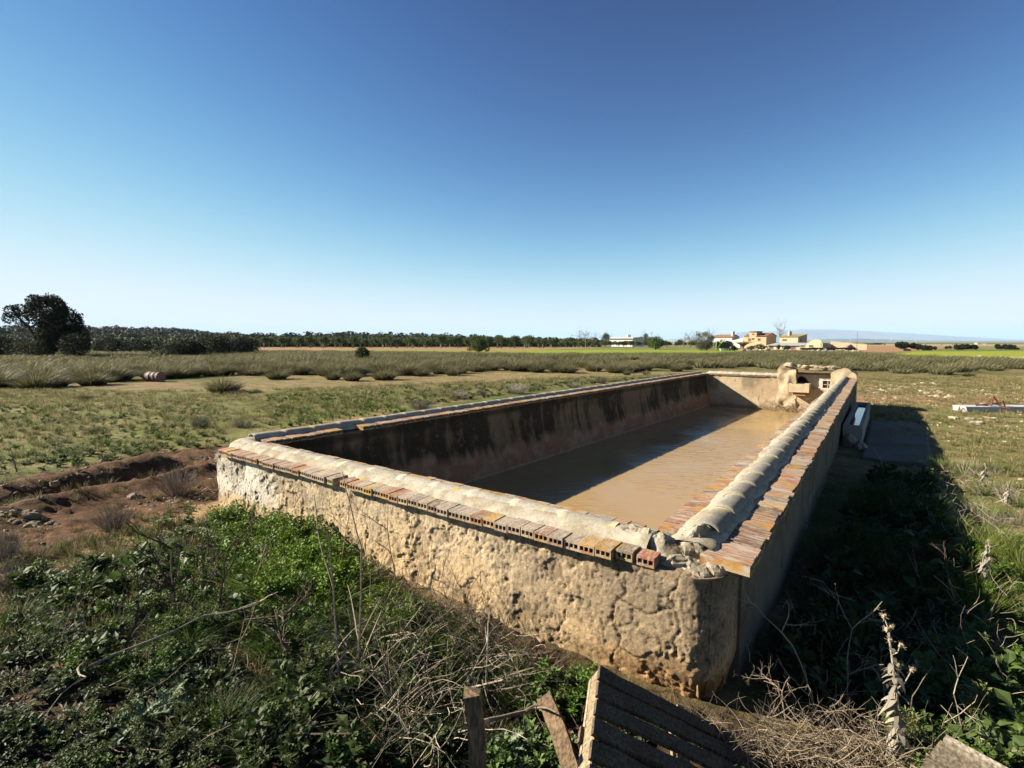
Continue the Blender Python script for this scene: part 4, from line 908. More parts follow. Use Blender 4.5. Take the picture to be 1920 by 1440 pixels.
def rosette(nl, L, w, col, seed=0, up=.35, teeth=9, lobes=.55, segs=9, pale=(.5, .55, .35)):
    """thistle: long toothed arching leaves with pale midrib"""
    g = np.random.default_rng(seed); b = B()
    for k in range(nl):
        a = k*2.4+g.normal(0, .25); l = L*g.uniform(.55, 1.1); el = up+g.uniform(-.25, .45); n = segs*2+1; t = np.linspace(0, 1, n)
        d = np.array((math.cos(a), math.sin(a), 0)); s = np.array((-d[1], d[0], 0)); r = l*t*math.cos(el); z = l*(t*math.sin(el)-(.75*t**2.2)*g.uniform(.4, 1)*.7)+.02
        wd = w*g.uniform(.7, 1.2)*np.sin(np.pi*np.clip(t*.93+.05, 0, 1))**.7*(1-lobes*(np.arange(n) % 2)); ru = g.normal(0, w*.35, n); tw = g.normal(0, .12)
        mid = d*r[:, None]+np.array((0, 0, 1))*z[:, None]+s*(tw*l*t**2)[:, None]; up3 = np.array((0, 0, 1.))
        Lf = mid-s*wd[:, None]+up3*(wd*.35+ru*.5)[:, None]; Rt = mid+s*wd[:, None]+up3*(wd*.35-ru*.5)[:, None]
        V = np.stack([Lf, mid, Rt], 1).reshape(-1, 3); i = np.arange(n-1)[:, None]*3; F = np.concatenate([i+np.array([[0, 1, 4, 3]]), i+np.array([[1, 2, 5, 4]])])
        cc = np.array(col)*g.uniform(.75, 1.25)*np.ones((n, 3, 1)); cc[:, 1] = cc[:, 1]*.5+np.array(pale)*.5; cc = cc*g.uniform(.8, 1.2, (n, 1, 1)); b.add(V, F, np.broadcast_to(cc, (n, 3, 3)).reshape(-1, 3))
    return b.get()
def twigs(b, base, dirv, L, r, depth, g, col, kink=.25, br=3, n=6, spread=.7, grav=0.):
    """branching dead stem"""
    pts = [np.array(base, float)]; d = unit(np.array(dirv, float)); st = L/n
    for k in range(n):
        d = unit(d+g.normal(0, kink, 3)*.5+np.array((0, 0, -grav))); pts.append(pts[-1]+d*st)
    pts = np.array(pts); tube(b, pts, np.linspace(r, r*.45, n+1), np.array(col)*g.uniform(.75, 1.2), 5 if r > .006 else 4)
    if depth > 0:
        for k in range(br):
            i = int(g.integers(1, n+1)); nd = unit(unit(pts[i]-pts[i-1])+g.normal(0, spread, 3)); twigs(b, pts[i], nd, L*g.uniform(.35, .65), r*.6, depth-1, g, col, kink, br, max(3, n-1), spread, grav)
def dry_bush(n, h, Rr, seed, col=(.30, .26, .21), r=.004):
    g = np.random.default_rng(seed); b = B()
    for k in range(n):
        a = g.uniform(0, 2*math.pi); rr = g.uniform(0, 1)**.6; d = np.array((math.cos(a)*rr*Rr/h, math.sin(a)*rr*Rr/h, 1.)); L = h*g.uniform(.6, 1.05)*(1-.25*rr)
        p0 = np.array((math.cos(a)*rr*Rr*.35, math.sin(a)*rr*Rr*.35, 0)); t = np.linspace(0, 1, 5)[:, None]; jj = g.normal(0, .03*h, (5, 3))*t
        pts = p0+unit(d)*L*t+jj; c = np.array(col)*g.uniform(.6, 1.3); tube(b, pts, np.linspace(r, r*.5, 5), c, 3)
        for m in range(3):
            i = int(g.integers(1, 4)); e = pts[i]+(unit(d)+g.normal(0, .35, 3))*L*.3; tube(b, [pts[i], e], [r*.7, r*.35], c*1.1, 3)
    return b.get()
def gz(x, y): return float(base_z(np.array(float(x)), np.array(float(y))))
def at(px, py, z=.5):
    a = P(px, py, z)
    for _ in range(4): a = P(px, py, gz(a[0], a[1]))
    return a
def scatter(poly, n, z=.4, dens=None, g=rng):
    pw = np.array([P(a, b_, z)[:2] for a, b_ in poly]); lo, hi = pw.min(0), pw.max(0); out = []; tot = 0
    while tot < n:
        q = g.uniform(lo, hi, (n*2, 2)); m = inpoly(q[:, 0], q[:, 1], pw)
        if dens is not None: m &= g.random(len(q)) < dens(q[:, 0], q[:, 1])
        q = q[m]; out.append(q); tot += len(q)
        if len(out) > 60: break
    q = np.concatenate(out)[:n]; p_, q_ = to_pq(q[:, 0], q[:, 1]); k = ~((p_ > -7.3) & (p_ < -.5) & (q_ > 2.85) & (q_ < 23.6)); q = q[k]
    return np.stack([q[:, 0], q[:, 1], base_z(q[:, 0], q[:, 1])], -1)

# ------------------------------------------------------------------ tussocks
TU = []
for k in range(5):
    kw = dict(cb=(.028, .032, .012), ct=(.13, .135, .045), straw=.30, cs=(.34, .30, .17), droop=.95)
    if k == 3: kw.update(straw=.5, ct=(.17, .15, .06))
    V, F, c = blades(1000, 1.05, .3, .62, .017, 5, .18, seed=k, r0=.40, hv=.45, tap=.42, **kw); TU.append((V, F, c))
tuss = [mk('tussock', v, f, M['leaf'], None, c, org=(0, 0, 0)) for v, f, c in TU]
TG = 'tall grass tussocks ringing the pasture'
tpos = []
distinct = [(420, 736, 1.0, 'round grass tussock standing alone on the bare strip, right of the metal drum', 1.05), (158, 751, .45, 'small dark tussock in the short grass below the drum', .8), (175, 722, .95, 'dark tussock at the foot of the left tussock belt, left of the drum', 1.2),
 (70, 728, 1.0, 'big dark tussock in the left foreground of the tussock belt', 1.4), (20, 845-100, .3, 'half cropped tussock at the left picture edge', 1.), (520, 711, .85, 'dark green tussock left of the pale gap in the belt', 1.2), (625, 712, .75, 'straw coloured tussock left of its green neighbour by the gap', 1.), (660, 714, .8, 'green tussock between two straw tussocks at the front of the belt', 1.),
 (720, 712, .95, 'wide straw and green tussock at the front of the belt, above the tank corner', 1.2), (790, 705, .75, 'dark tussock with heavy shade right of the wide straw tussock', 1.15), (850, 704, .8, 'tussock with brown straw base and dark right side', 1.1), (1175, 703, .55, 'small dark tussock near dry stalks beyond the left tank wall', .8), (1212, 704, .55, 'low dark tussock beside thin dry stalks beyond the tank', .7),
 (1815, 706, .55, 'rounded olive tussock standing in front of the right belt', 1.1), (25, 935, .3, 'low dark green clump on the bare soil at the left edge', .8)]
first = set()
def place_t(x, y, h, wsc, label, group=TG):
    i = int(rng.integers(0, 5)); rz = rng.uniform(-.5, .5); s = (wsc*h, wsc*h, h); loc = (x, y, gz(x, y)-.03)
    if i not in first:
        o = tuss[i]; first.add(i); o.location = loc; o.rotation_euler = (0, 0, rz); o.scale = s
    else: o = dup(tuss[i], loc, rz, s)
    tag(o, label, 'grass tussock', group); return o
for px, py, h, w, l in [(a, b_, c, e, d) for a, b_, c, d, e in distinct]:
    a = at(px, py, .45); place_t(a[0], a[1], h, w, l)
BELT = [(-200, 726), (110, 722), (300, 712), (470, 706), (580, 706), (620, 709), (760, 704), (900, 699), (1200, 697), (1330, 693), (1400, 690), (1400, 668), (1000, 669), (700, 667), (400, 666), (-200, 672)]
BELTR = [(1390, 692), (1600, 696), (1650, 698), (1800, 701), (1870, 698), (1990, 690), (1990, 680), (1860, 679), (1760, 683), (1700, 677), (1620, 668), (1400, 666)]
fl = scatter(BELT, 1500, .42, lambda x, y: np.clip(1.15-(x+y*.25)/30, .32, 1)); fr_ = scatter(BELTR, 300, .25)
fx = scatter([(-200, 729), (110, 729), (290, 717), (430, 711), (480, 704), (300, 692), (-200, 694)], 80, .45)
fp_ = np.vstack([fl, fr_, fx]); d = np.hypot(fp_[:, 0], fp_[:, 1]); fp_ = fp_[np.argsort(d)]
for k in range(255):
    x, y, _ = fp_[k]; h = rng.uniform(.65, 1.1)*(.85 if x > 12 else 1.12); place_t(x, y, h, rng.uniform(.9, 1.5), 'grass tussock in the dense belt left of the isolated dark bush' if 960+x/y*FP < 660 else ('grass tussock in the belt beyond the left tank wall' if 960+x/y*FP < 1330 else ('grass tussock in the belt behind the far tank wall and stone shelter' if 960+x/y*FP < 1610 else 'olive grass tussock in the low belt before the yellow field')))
b = B(); lod = blades(170, 1.0, .3, .45, .04, 3, .22, seed=9, r0=.45, hv=.5, cb=(.04, .045, .018), ct=(.15, .15, .055), straw=.35, cs=(.34, .30, .17))
far1 = scatter([(-200, 676), (400, 672), (700, 672), (1000, 673), (1330, 672), (1420, 668), (1600, 669), (1700, 679), (1990, 684), (1990, 681), (1700, 672), (1600, 664), (1440, 661), (1330, 667.5), (1000, 668), (700, 664), (400, 661), (-200, 664)], 2300, .35)
rest = np.vstack([fp_[255:], far1]); n = len(rest); rest[:, 2] -= .05
inst(b, lod, rest, np.stack([rng.uniform(.9, 1.6, n), rng.uniform(.9, 1.6, n), rng.uniform(.6, 1.05, n)], -1), rng.uniform(-.6, .6, n), rng.uniform(.75, 1.25, (n, 1))*np.array([[1, 1, 1]]))
o = b.build('tussock_grass', M['leaf'], org=(0, 60, .3)); tag(o, 'distant tussocks running together into a band of rough grass', kind='stuff')

# ------------------------------------------------------------------ trees
def crown_cards(sph, n, L, cols, seed, shell=.55, flat=1.):
    g = np.random.default_rng(seed); sph = np.array(sph, float); wgt = sph[:, 3]**2; k = g.choice(len(sph), n, p=wgt/wgt.sum())
    d = unit(g.normal(0, 1, (n, 3))); rr = sph[k, 3]*(shell+(1.04-shell)*g.random(n)**.6); lump = 1+.16*vn(d*3+k[:, None]*5.1, seed)+.1*vn(d*8+k[:, None]*2., seed+1)
    P0 = sph[k, :3]+d*(rr*lump)[:, None]*np.array((1, 1, flat)); D = unit(d+g.normal(0, .8, (n, 3))); U = unit(g.normal(0, 1, (n, 3))); cc = np.array(cols)[g.integers(0, len(cols), n)]
    cc = cc*g.uniform(.7, 1.3, (n, 1))*(1+.25*vn(P0*1.5/max(sph[:, 3].mean(), .1), seed+2))[:, None]
    return leafcards(P0-D*L*.5, D, U, L*g.uniform(.6, 1.4, n), L*.42*g.uniform(.6, 1.3, n), cc)
def tree(name, label, loc, sph, trunk, n, L, cols, seed, cat='tree', group=None, m='farleaf', tcol_=(.10, .08, .06), shell=.55, limbs=True):
    """sph/trunk in world offsets from loc; trunk: list of (points, r0, r1)"""
    loc = np.array(loc, float); T = thing(name, label, cat, loc, group)
    b = B(); V, F, c = crown_cards(np.array(sph, float), n, L, cols, seed, shell); b.add(V+loc, F, c); b.build('crown', M[m], T)
    b = B()
    for pts, r0, r1 in trunk: tube(b, np.array(pts)+loc, np.linspace(r0, r1, len(pts)), tcol_, 7)
    if limbs and trunk:
        top = np.array(trunk[0][0][-1], float)
        for x, y, z, r in sph: c_ = np.array((x, y, z)); mid = (top+c_)/2+np.array((0, 0, -.12*r)); tube(b, np.array([top, mid, c_+np.array((0, 0, .2*r))])+loc, [trunk[0][2]*.8, trunk[0][2]*.5, .02], tcol_, 5)
    b.build('trunk', M['bark'], T); return T
OAK = [(.022, .028, .012), (.03, .036, .014), (.016, .02, .009), (.04, .042, .018)]
ORC = [(.075, .11, .03), (.11, .155, .035), (.06, .085, .022), (.13, .165, .045)]
Y = 64.; k_ = Y/FP; ox = (90-960)*k_; sx = lambda px: (px-960)*k_-ox; sz = lambda py: CAMZ+(641-py)*k_-.5
sp = [(sx(97), 0, sz(585), 2.0), (sx(80), .6, sz(578), 1.4), (sx(112), -.5, sz(580), 1.5), (sx(125), .3, sz(603), 1.7), (sx(142), 0, sz(604), 1.0), (sx(98), 1.2, sz(610), 1.9), (sx(90), -1.2, sz(566), .8), (sx(108), 0, sz(565), .8),
      (sx(29), 0, sz(584), .8), (sx(41), .3, sz(581), .75), (sx(26), -.3, sz(597), .6), (sx(48), 0, sz(600), .7), (sx(58), .4, sz(584), .65), (sx(110), -.6, sz(622), 1.5), (sx(130), .2, sz(635), 1.6), (sx(115), -.9, sz(640), 1.3), (sx(150), .4, sz(640), 1.0), (sx(135), 1, sz(625), 1.2)]
tr = [([(sx(98), 0, -.2), (sx(97), 0, 1.3), (sx(94), 0, sz(617)), (sx(97), 0, sz(597))], .42, .14), ([(sx(82), .1, .0), (sx(70), 0, sz(632)), (sx(58), 0, sz(612)), (sx(40), 0, sz(594)), (sx(28), 0, sz(586))], .22, .06), ([(sx(60), 0, sz(614)), (sx(82), 0, sz(604)), (sx(90), 0, sz(590))], .14, .06)]
tree('holm_oak', 'big dark holm oak with a side limb, standing alone at the left', (ox, Y, .45), sp, tr, 26000, .17, OAK, 3, m='farleaf', limbs=False, shell=.72)
def bush(label, px, py, wpx, hpx, Y, cols=OAK, n=2500, L=.16, name='shrub', seed=0, cat='shrub', group=None, flat=1., tall=1):
    """rounded shrub: base point px,py at depth Y; size in photo pixels"""
    g = np.random.default_rng(seed+px); k = Y/FP; a = PD(px, py, Y); z0 = gz(a[0], Y); W2 = wpx*k/2; H = CAMZ+(641-(py-hpx))*k-z0; sp = []
    m = max(4, int(5*W2/H)+3)
    for i in range(m):
        u = g.uniform(-1, 1); r = H*g.uniform(.32, .5)*(1-.3*abs(u)); r = min(r, W2*.8); sp.append((u*max(W2-r*.9, 0), g.uniform(-.6, .6)*W2, max(r*.7, (H-r)*(1-.4*u*u)*g.uniform(.75, 1.)), r))
    sp.append((0, 0, H*.52, min(H*.46, W2*.8)))
    return tree(name, label, (a[0], Y, z0), sp, [([(0, 0, -.1), (0, 0, H*.35)], .05*H, .03*H)], n, L, cols, seed, cat, group, tcol_=(.08, .06, .045))
bush('dark spreading thicket at the left edge, left of the holm oak', 5, 655, 110, 27, 66, OAK, 6000, .17, 'thicket', 1)
bush('dark low shrub under the limb of the holm oak', 60, 662, 90, 28, 62, [(.05, .055, .02), (.035, .04, .016)], 3500, .15, seed=2)
bush('dense dark shrub at the right foot of the holm oak', 140, 660, 60, 36, 60, OAK, 3000, .16, seed=3)
for i, (px, py, w, h, Y, l) in enumerate([(320, 662, 60, 24, 62, 'grey green rounded shrub standing before the dark shrub row'), (352, 660, 60, 26, 62, 'dark shrub beside the grey green one in the left middle distance'), (395, 655, 70, 30, 72, 'tall dark shrub in the shrub row below the left hill'), (430, 654, 70, 30, 74, 'broad dark shrub, centre of the shrub row below the left hill'), (462, 652, 40, 24, 76, 'small dark shrub at the right end of the shrub row'),
        (215, 652, 70, 22, 84, 'dark shrub in the gap right of the holm oak'), (262, 651, 70, 20, 88, 'low dark shrub mid way between holm oak and shrub row'), (190, 651, 40, 16, 90, 'small dark shrub just right of the holm oak')]):
    bush(l, px, py, w, h, Y, OAK if i else [(.07, .085, .045), (.05, .06, .035)], 3200, .17, seed=20+i)
bush('isolated dark green bush rising out of the tussock belt', 678, 676, 30, 30, 55, [(.03, .05, .016), (.045, .065, .022)], 2600, .11, seed=41)
# carob-like small tree
a = PD(898, 663, 95); k = 95/FP
tree('small_tree', 'small spreading green tree standing alone in the field before the orchard', (a[0], 95, .35), [(-.3, 0, 1.9, 1.05), (.7, .3, 1.6, .9), (-1.3, 0, 1.2, .6), (.2, 0, 2.7, .6), (1.5, 0, 1.0, .55), (-.1, .5, 1.1, .9), (-1.9, 0, .8, .3), (.9, 0, 2.3, .5)], [([(0, 0, 0), (.05, 0, .7)], .16, .12)], 3600, .16, ORC, 51, shell=.5)
# orchard
orch = []
for k in range(4):
    g = np.random.default_rng(80+k); sp = [(g.uniform(-1.3, 1.3), g.uniform(-1.2, 1.2), g.uniform(2.1, 3.5), g.uniform(.75, 1.15)) for _ in range(9)]+[(0, 0, 2.7, 1.2)]
    tr = [([(0, 0, -.1), (.05, 0, .8), (0, .05, 1.25)], .17, .13)]+[([(0, 0, 1.1), (g.uniform(-.8, .8), g.uniform(-.8, .8), 2.2)], .09, .05) for _ in range(4)]
    T = tree('almond_tree', 'x', (0, 0, 0), sp, tr, 900, .34, ORC, 90+k, group='almond trees of the orchard', tcol_=(.34, .29, .23), shell=.35, limbs=False); orch.append(T)
ol = 'leafy almond tree in the long orchard rows beyond the field'
cnt = 0; g = np.random.default_rng(5)
for row, (Yr, x0, x1) in enumerate([(190, 500, 1335), (197, 560, 1330), (204, 480, 1340), (212, 1060, 1420), (220, 440, 1400)]):
    x = (x0-960)/FP*Yr
    while x < (x1-960)/FP*Yr and cnt < 168:
        if not (row < 2 and 672 < 960+x/Yr*FP < 716):
            px_ = 960+x/Yr*FP; ol2 = 'taller almond tree of the orchard, left of the small spreading tree' if px_ < 898 else ('almond tree of the orchard between the small spreading tree and the grey bare tree' if px_ < 1060 else 'low almond tree of the orchard around the long white shed')
            T = orch[cnt % 4]; loc = (x+g.normal(0, .3), Yr+g.normal(0, .8), .33); s = g.uniform(.85, 1.1)*(1.08 if 960+x/Yr*FP < 1040 else .68)
            if cnt < 4: T.location = loc; T.rotation_euler = (0, 0, g.uniform(0, 6)); T.scale = (s, s, s*.95); T['label'] = ol2
            else: dup(T, loc, g.uniform(0, 6), (s, s, s*g.uniform(.85, 1.05)), ol2)
            cnt += 1
        x += 5.4
# pale stone markers / trunks strip is covered by stubble; larger single trees around the farm
def bare(label, px, py, wpx, hpx, Y, col=(.30, .27, .21), leaf=None, seed=0, name='bare_tree', n0=5, dens=3):
    a = PD(px, py, Y); k = Y/FP; H = CAMZ+(641-(py-hpx))*k-.35; g = np.random.default_rng(seed); T = thing(name, label, 'tree', (a[0], Y, .35)); b = B()
    tube(b, np.array([(0, 0, 0), (0, 0, H*.3)])+(a[0], Y, .35), [.03*H+.05, .03*H], col, 6)
    for i in range(n0*2):
        an = g.uniform(0, 2*math.pi); sp = wpx*k/2/H*1.1; twigs(b, (a[0], Y, .35+H*.28), (math.cos(an)*sp, math.sin(an)*sp, g.uniform(.5, 1.)), H*.62, .045*H/4, 3, g, col, .3, dens, 5, .42)
    b.build('trunk', M['bark'], T)
    if leaf:
        sp = [(g.uniform(-.8, .8)*wpx*k/2, g.uniform(-.8, .8)*wpx*k/2, H*g.uniform(.35, .9), H*.16) for _ in range(14)]; V, F, c = crown_cards(sp, 1500, .3, leaf, seed, .2); bb = B(); bb.add(V+np.array((a[0], Y, .35)), F, c); bb.build('crown', M['farleaf'], T)
    return T
bare('leafless grey crowned tree rising behind the orchard', 1098, 650, 44, 30, 225, seed=61, dens=4)
bare('thin pale green poplar behind the orchard, left of the long white shed', 1136, 648, 14, 22, 226, leaf=[(.14, .17, .07)], seed=62)
bare('wispy grey green tree right of the long white shed', 1214, 652, 16, 26, 205, leaf=[(.12, .14, .07)], seed=63)
bare('olive grey half leafless tree left of the white farmhouse', 1322, 652, 42, 33, 180, (.24, .23, .17), [(.13, .14, .07), (.16, .17, .09)], 64, dens=4)
bare('thin bare tree between orchard and farmhouse', 1295, 650, 14, 24, 200, seed=65)
bare('small bare tree at the right end of the orchard', 1281, 650, 14, 20, 200, seed=66)
bare('tall thin bare poplar rising behind the ochre house', 1463, 640, 6, 30, 260, seed=67, n0=3)
bush('fresh green round tree before the orchard, right of the long white shed', 1229, 657, 36, 28, 150, [(.08, .12, .03), (.1, .15, .03)], 2600, .3, 'small_tree', 71, 'tree')
bush('grey olive bush by the green wagon', 1325, 659, 44, 22, 135, [(.12, .13, .08), (.09, .10, .06)], 3200, .2, seed=72)
bush('dark green shrub hiding the wagon back', 1362, 653, 24, 16, 150, [(.03, .05, .02)], 1500, .25, seed=73)
for i, (px, w, h, l, cc) in enumerate([(1376, 12, 12, 'small dark garden tree beside the white shed', OAK), (1408, 16, 12, 'grey green garden tree before the ochre house', [(.11, .12, .06)]), (1425, 20, 16, 'rounded dark green garden tree before the ochre house', [(.03, .05, .015)]), (1459, 7, 14, 'narrow yellowish bush against the garage wall', [(.16, .14, .05)]), (1475, 17, 13, 'blue green pine by the garage door', [(.03, .06, .03)]), (1436, 8, 12, 'small yellow brown bush at the garage corner', [(.2, .15, .05)])]):
    bush(l, px, 660, w, h, 128, cc, 900, .2, 'garden_tree', 74+i, 'tree')
# palm with rusty fronds
a = PD(1393, 661, 122); T = thing('palm', 'short palm with rusty orange fronds before the ochre house', 'palm', (a[0], 122, .35)); V, F, c = blades(70, 2.3, .3, 1.1, .26, 5, 0, seed=5, r0=.1, cb=(.13, .09, .03), ct=(.22, .15, .05), straw=.5, cs=(.32, .17, .06), droop=.8)
b = B(); b.add(V+np.array((a[0], 122, 1.5)), F, c); b.build('frond_crown', M['farleaf'], T); b = B(); tube(b, [(a[0], 122, .3), (a[0], 122, 1.7)], [.28, .22], (.16, .12, .07), 8); b.build('trunk', M['bark'], T)
# dark trees on the right
for i, (px, py, w, h, Y, l) in enumerate([(1690, 655, 26, 13, 330, 'dark round tree left end of the far right hedge'), (1713, 655, 28, 11, 320, 'low dark tree in the far right hedge'), (1733, 657.5, 34, 9.5, 250, 'low dark bush in front of the far right hedge'), (1804, 656.5, 44, 10.5, 230, 'broad dark evergreen in the right distance'), (1884, 655.5, 34, 9.5, 240, 'dark cone topped evergreen at the right edge distance'), (1645, 650, 22, 6, 420, 'dark low tree clump right of the thin mast'), (1628, 650, 16, 5, 430, 'small dark tree clump nearest the thin mast'), (1700, 658.4, 10, 3, 200, 'tiny dark bush on the brown field edge'), (1900, 656, 20, 4, 260, 'flat dark bush at the far right edge'), (1765, 651, 60, 4.5, 430, 'long flat dark hedge behind the broad evergreen')]):
    if py > 652: Y = FP*2.3/(py-641.3)
    bush(l, px, py, w*1.05, h*1.1, Y, OAK, 2600, .3 if py > 652 else .5, 'evergreen_tree', 100+i, 'tree')
# wooded hills: one mass
b = B(); g = np.random.default_rng(12); cl = crown_cards([(0, 0, 1.6, 1.9), (1.2, .5, 1.2, 1.3), (-1.1, -.4, 1.3, 1.4)], 70, 1.1, OAK+[(.05, .055, .02)], 4, .7)
xs = g.uniform(-800, 60, 15000); ys = g.uniform(250, 640, 15000); hh = hill(xs, ys); m = (hh > 1.2)&(np.abs(xs/ys) < 1.15); xs, ys = xs[m][:4200], ys[m][:4200]; n = len(xs)
pos = np.stack([xs, ys, base_z(xs, ys)-.3], -1); s = g.uniform(.9, 1.7, n)*(1+.8*(g.random(n) < .12)); inst(b, cl, pos, np.stack([s, s, s*.8], -1), g.uniform(0, 6, n), g.uniform(.8, 2.1, (n, 1))*np.ones((1, 3)))
o = b.build('hillside_scrub', M['farleaf'], org=(-300, 450, 5)); tag(o, 'evergreen scrub covering the low hills on the left', kind='stuff')
b = B(); xs = g.uniform(-330, 40, 6000); ys = g.uniform(228, 300, 6000); m = (xs/ys > -.9); xs, ys = xs[m][:1500], ys[m][:1500]; n = len(xs); s = g.uniform(.8, 1.5, n)
inst(b, cl, np.stack([xs, ys, base_z(xs, ys)-.3], -1), np.stack([s, s, s*.9], -1), g.uniform(0, 6, n), g.uniform(1.2, 2.4, (n, 1))*np.array([[1, 1.2, .8]]))
xs = g.uniform(-150, -30, 750); ys = g.uniform(95, 225, 750); m = (xs/ys < -.50)&(xs/ys > -1.1); xs, ys = xs[m][:260], ys[m][:260]; n = len(xs); s = g.uniform(.5, 1.0, n)
inst(b, cl, np.stack([xs, ys, base_z(xs, ys)-.3], -1), np.stack([s, s, s*.8], -1), g.uniform(0, 6, n), g.uniform(1.2, 2.5, (n, 1))*np.array([[1, 1.15, .8]]))
o = b.build('scrub_belt', M['farleaf'], org=(-100, 200, .3)); tag(o, 'green scrub belt at the foot of the wooded hills', kind='stuff')

# ------------------------------------------------------------------ foreground: pallet, posts, planks
WC = (.12, .095, .065)
PA = thing('wooden_pallet', 'weathered wooden pallet leaning on the heap in front of the near tank corner', 'pallet', (.6, 2.1, .5))
C0 = PD(1132, 1250, 2.5); e1 = unit(np.array((-.15, -.62, -.03))); e2 = unit(np.array((.80, .15, -.50))); e3 = np.cross(e1, e2); e3 = e3/np.linalg.norm(e3); e3 = e3 if e3[2] > 0 else -e3
for k in range(9):
    b = B(); c = C0+e1*(.045+k*.118)+e2*.52-e3*.011; sag = rng.normal(0, .006); u = np.linspace(-1, 1, 9); w = .043
    ax = e2*.54; ed = rng.normal(0, .0035, (9, 2)); V = []
    for i, t in enumerate(u):
        o_ = c+ax*t+e3*sag*(1-t*t)
        V += [o_-e1*(w+ed[i, 0])-e3*.010, o_+e1*(w+ed[i, 1])-e3*.010, o_+e1*(w+ed[i, 1])+e3*.010, o_-e1*(w+ed[i, 0])+e3*.010]
    V = np.array(V); i = np.arange(8)[:, None]*4; F = np.concatenate([i+np.array([[j, (j+1) % 4, 4+(j+1) % 4, 4+j]]) for j in range(4)]+[np.array([[3, 2, 1, 0], [32, 33, 34, 35]])])
    b.add(V, F, np.array(WC)*rng.uniform(.75, 1.2)); b.build('slat', M['wood'], PA)
for off in (.012, .53, 1.03):
    b = B(); obox(b, C0+e1*.50+e2*off-e3*(.022+.045), e1*.53, e2*.012 if off < .1 else e2*.022, e3*.044, np.array((.27, .205, .13))); b.build('stringer', M['wood'], PA)
b = B(); obox(b, C0+e1*.50+e2*.045-e3*.125, e1*.53, e2*.045, e3*.009, np.array((.33, .26, .17))); b.build('bottom_board', M['wood'], PA)
for k in range(1, 4):
    b = B(); obox(b, C0+e1*(.05+k*.3)+e2*.52-e3*.124, e1*.045, e2*.54, e3*.009, np.array(WC)); b.build('bottom_board', M['wood'], PA)
def stake(name, label, top, bot, w, d, colr, rag=True, cat='post', twist=.0):
    b = B(); top = np.array(top); bot = np.array(bot); ax = unit(top-bot); L = np.linalg.norm(top-bot); s = unit(np.cross(ax, (0, 1., 0))); s = s*math.cos(twist)+np.cross(ax, s)*math.sin(twist); n = np.cross(s, ax); m = 14; V = []
    for i in range(m+1):
        t = i/m; o_ = bot+ax*L*t+s*.006*math.sin(t*7)
        for a, c_ in ((-1, -1), (1, -1), (1, 1), (-1, 1)):
            e = rng.uniform(-.0025, .0025)+(rng.uniform(-.05, .02) if (i == m and rag) else 0); V.append(o_+s*a*(w/2+e*(i < m))+n*c_*d/2+(ax*e if i == m else 0))
    i = np.arange(m)[:, None]*4; F = np.concatenate([i+np.array([[j, (j+1) % 4, 4+(j+1) % 4, 4+j]]) for j in range(4)]+[np.array([[3, 2, 1, 0], [4*m, 4*m+1, 4*m+2, 4*m+3]])])
    b.add(np.array(V), F, colr); o = b.build(name, M['wood'], org=bot); tag(o, label, cat); return o
stake('wooden_post', 'upright weathered square post at the bottom edge, left of the leaning planks', PD(886, 1290, 2.12), PD(903, 1560, 2.02), .07, .06, (.16, .115, .07))
stake('wooden_plank', 'weathered plank leaning away left of the pallet, with split top', PD(1020, 1300, 2.42), PD(1112, 1560, 1.98), .078, .03, (.19, .13, .08), cat='plank')
stake('wooden_plank', 'short dark broken board standing between the plank and the pallet', PD(1092, 1368, 2.2), PD(1102, 1560, 2.1), .05, .025, (.20, .15, .07), cat='plank')
# second pallet end, bottom right
PB = thing('wooden_crate', 'corner of a grey weathered wooden crate lid poking in at the bottom right', 'crate', PD(1790, 1500, 1.75))
Cb = PD(1788, 1404, 1.80); f1 = unit(np.array((.62, -.72, -.12))); f2 = unit(np.array((-.80, -.42, -.34))); f3 = np.cross(f2, f1); f3 = f3 if f3[2] > 0 else -f3
for k in range(4):
    b = B(); obox(b, Cb+f1*.22+f2*(.045+k*.098), f1*.26, f2*.044, f3*.009, np.array((.19, .155, .11))*rng.uniform(.8, 1.15)); b.build('board', M['wood'], PB)
b = B(); obox(b, Cb+f1*.24+f2*.0+f3*.012, f1*.27, f2*.012, f3*.03, (.34, .29, .22)); b.build('rail', M['wood'], PB)

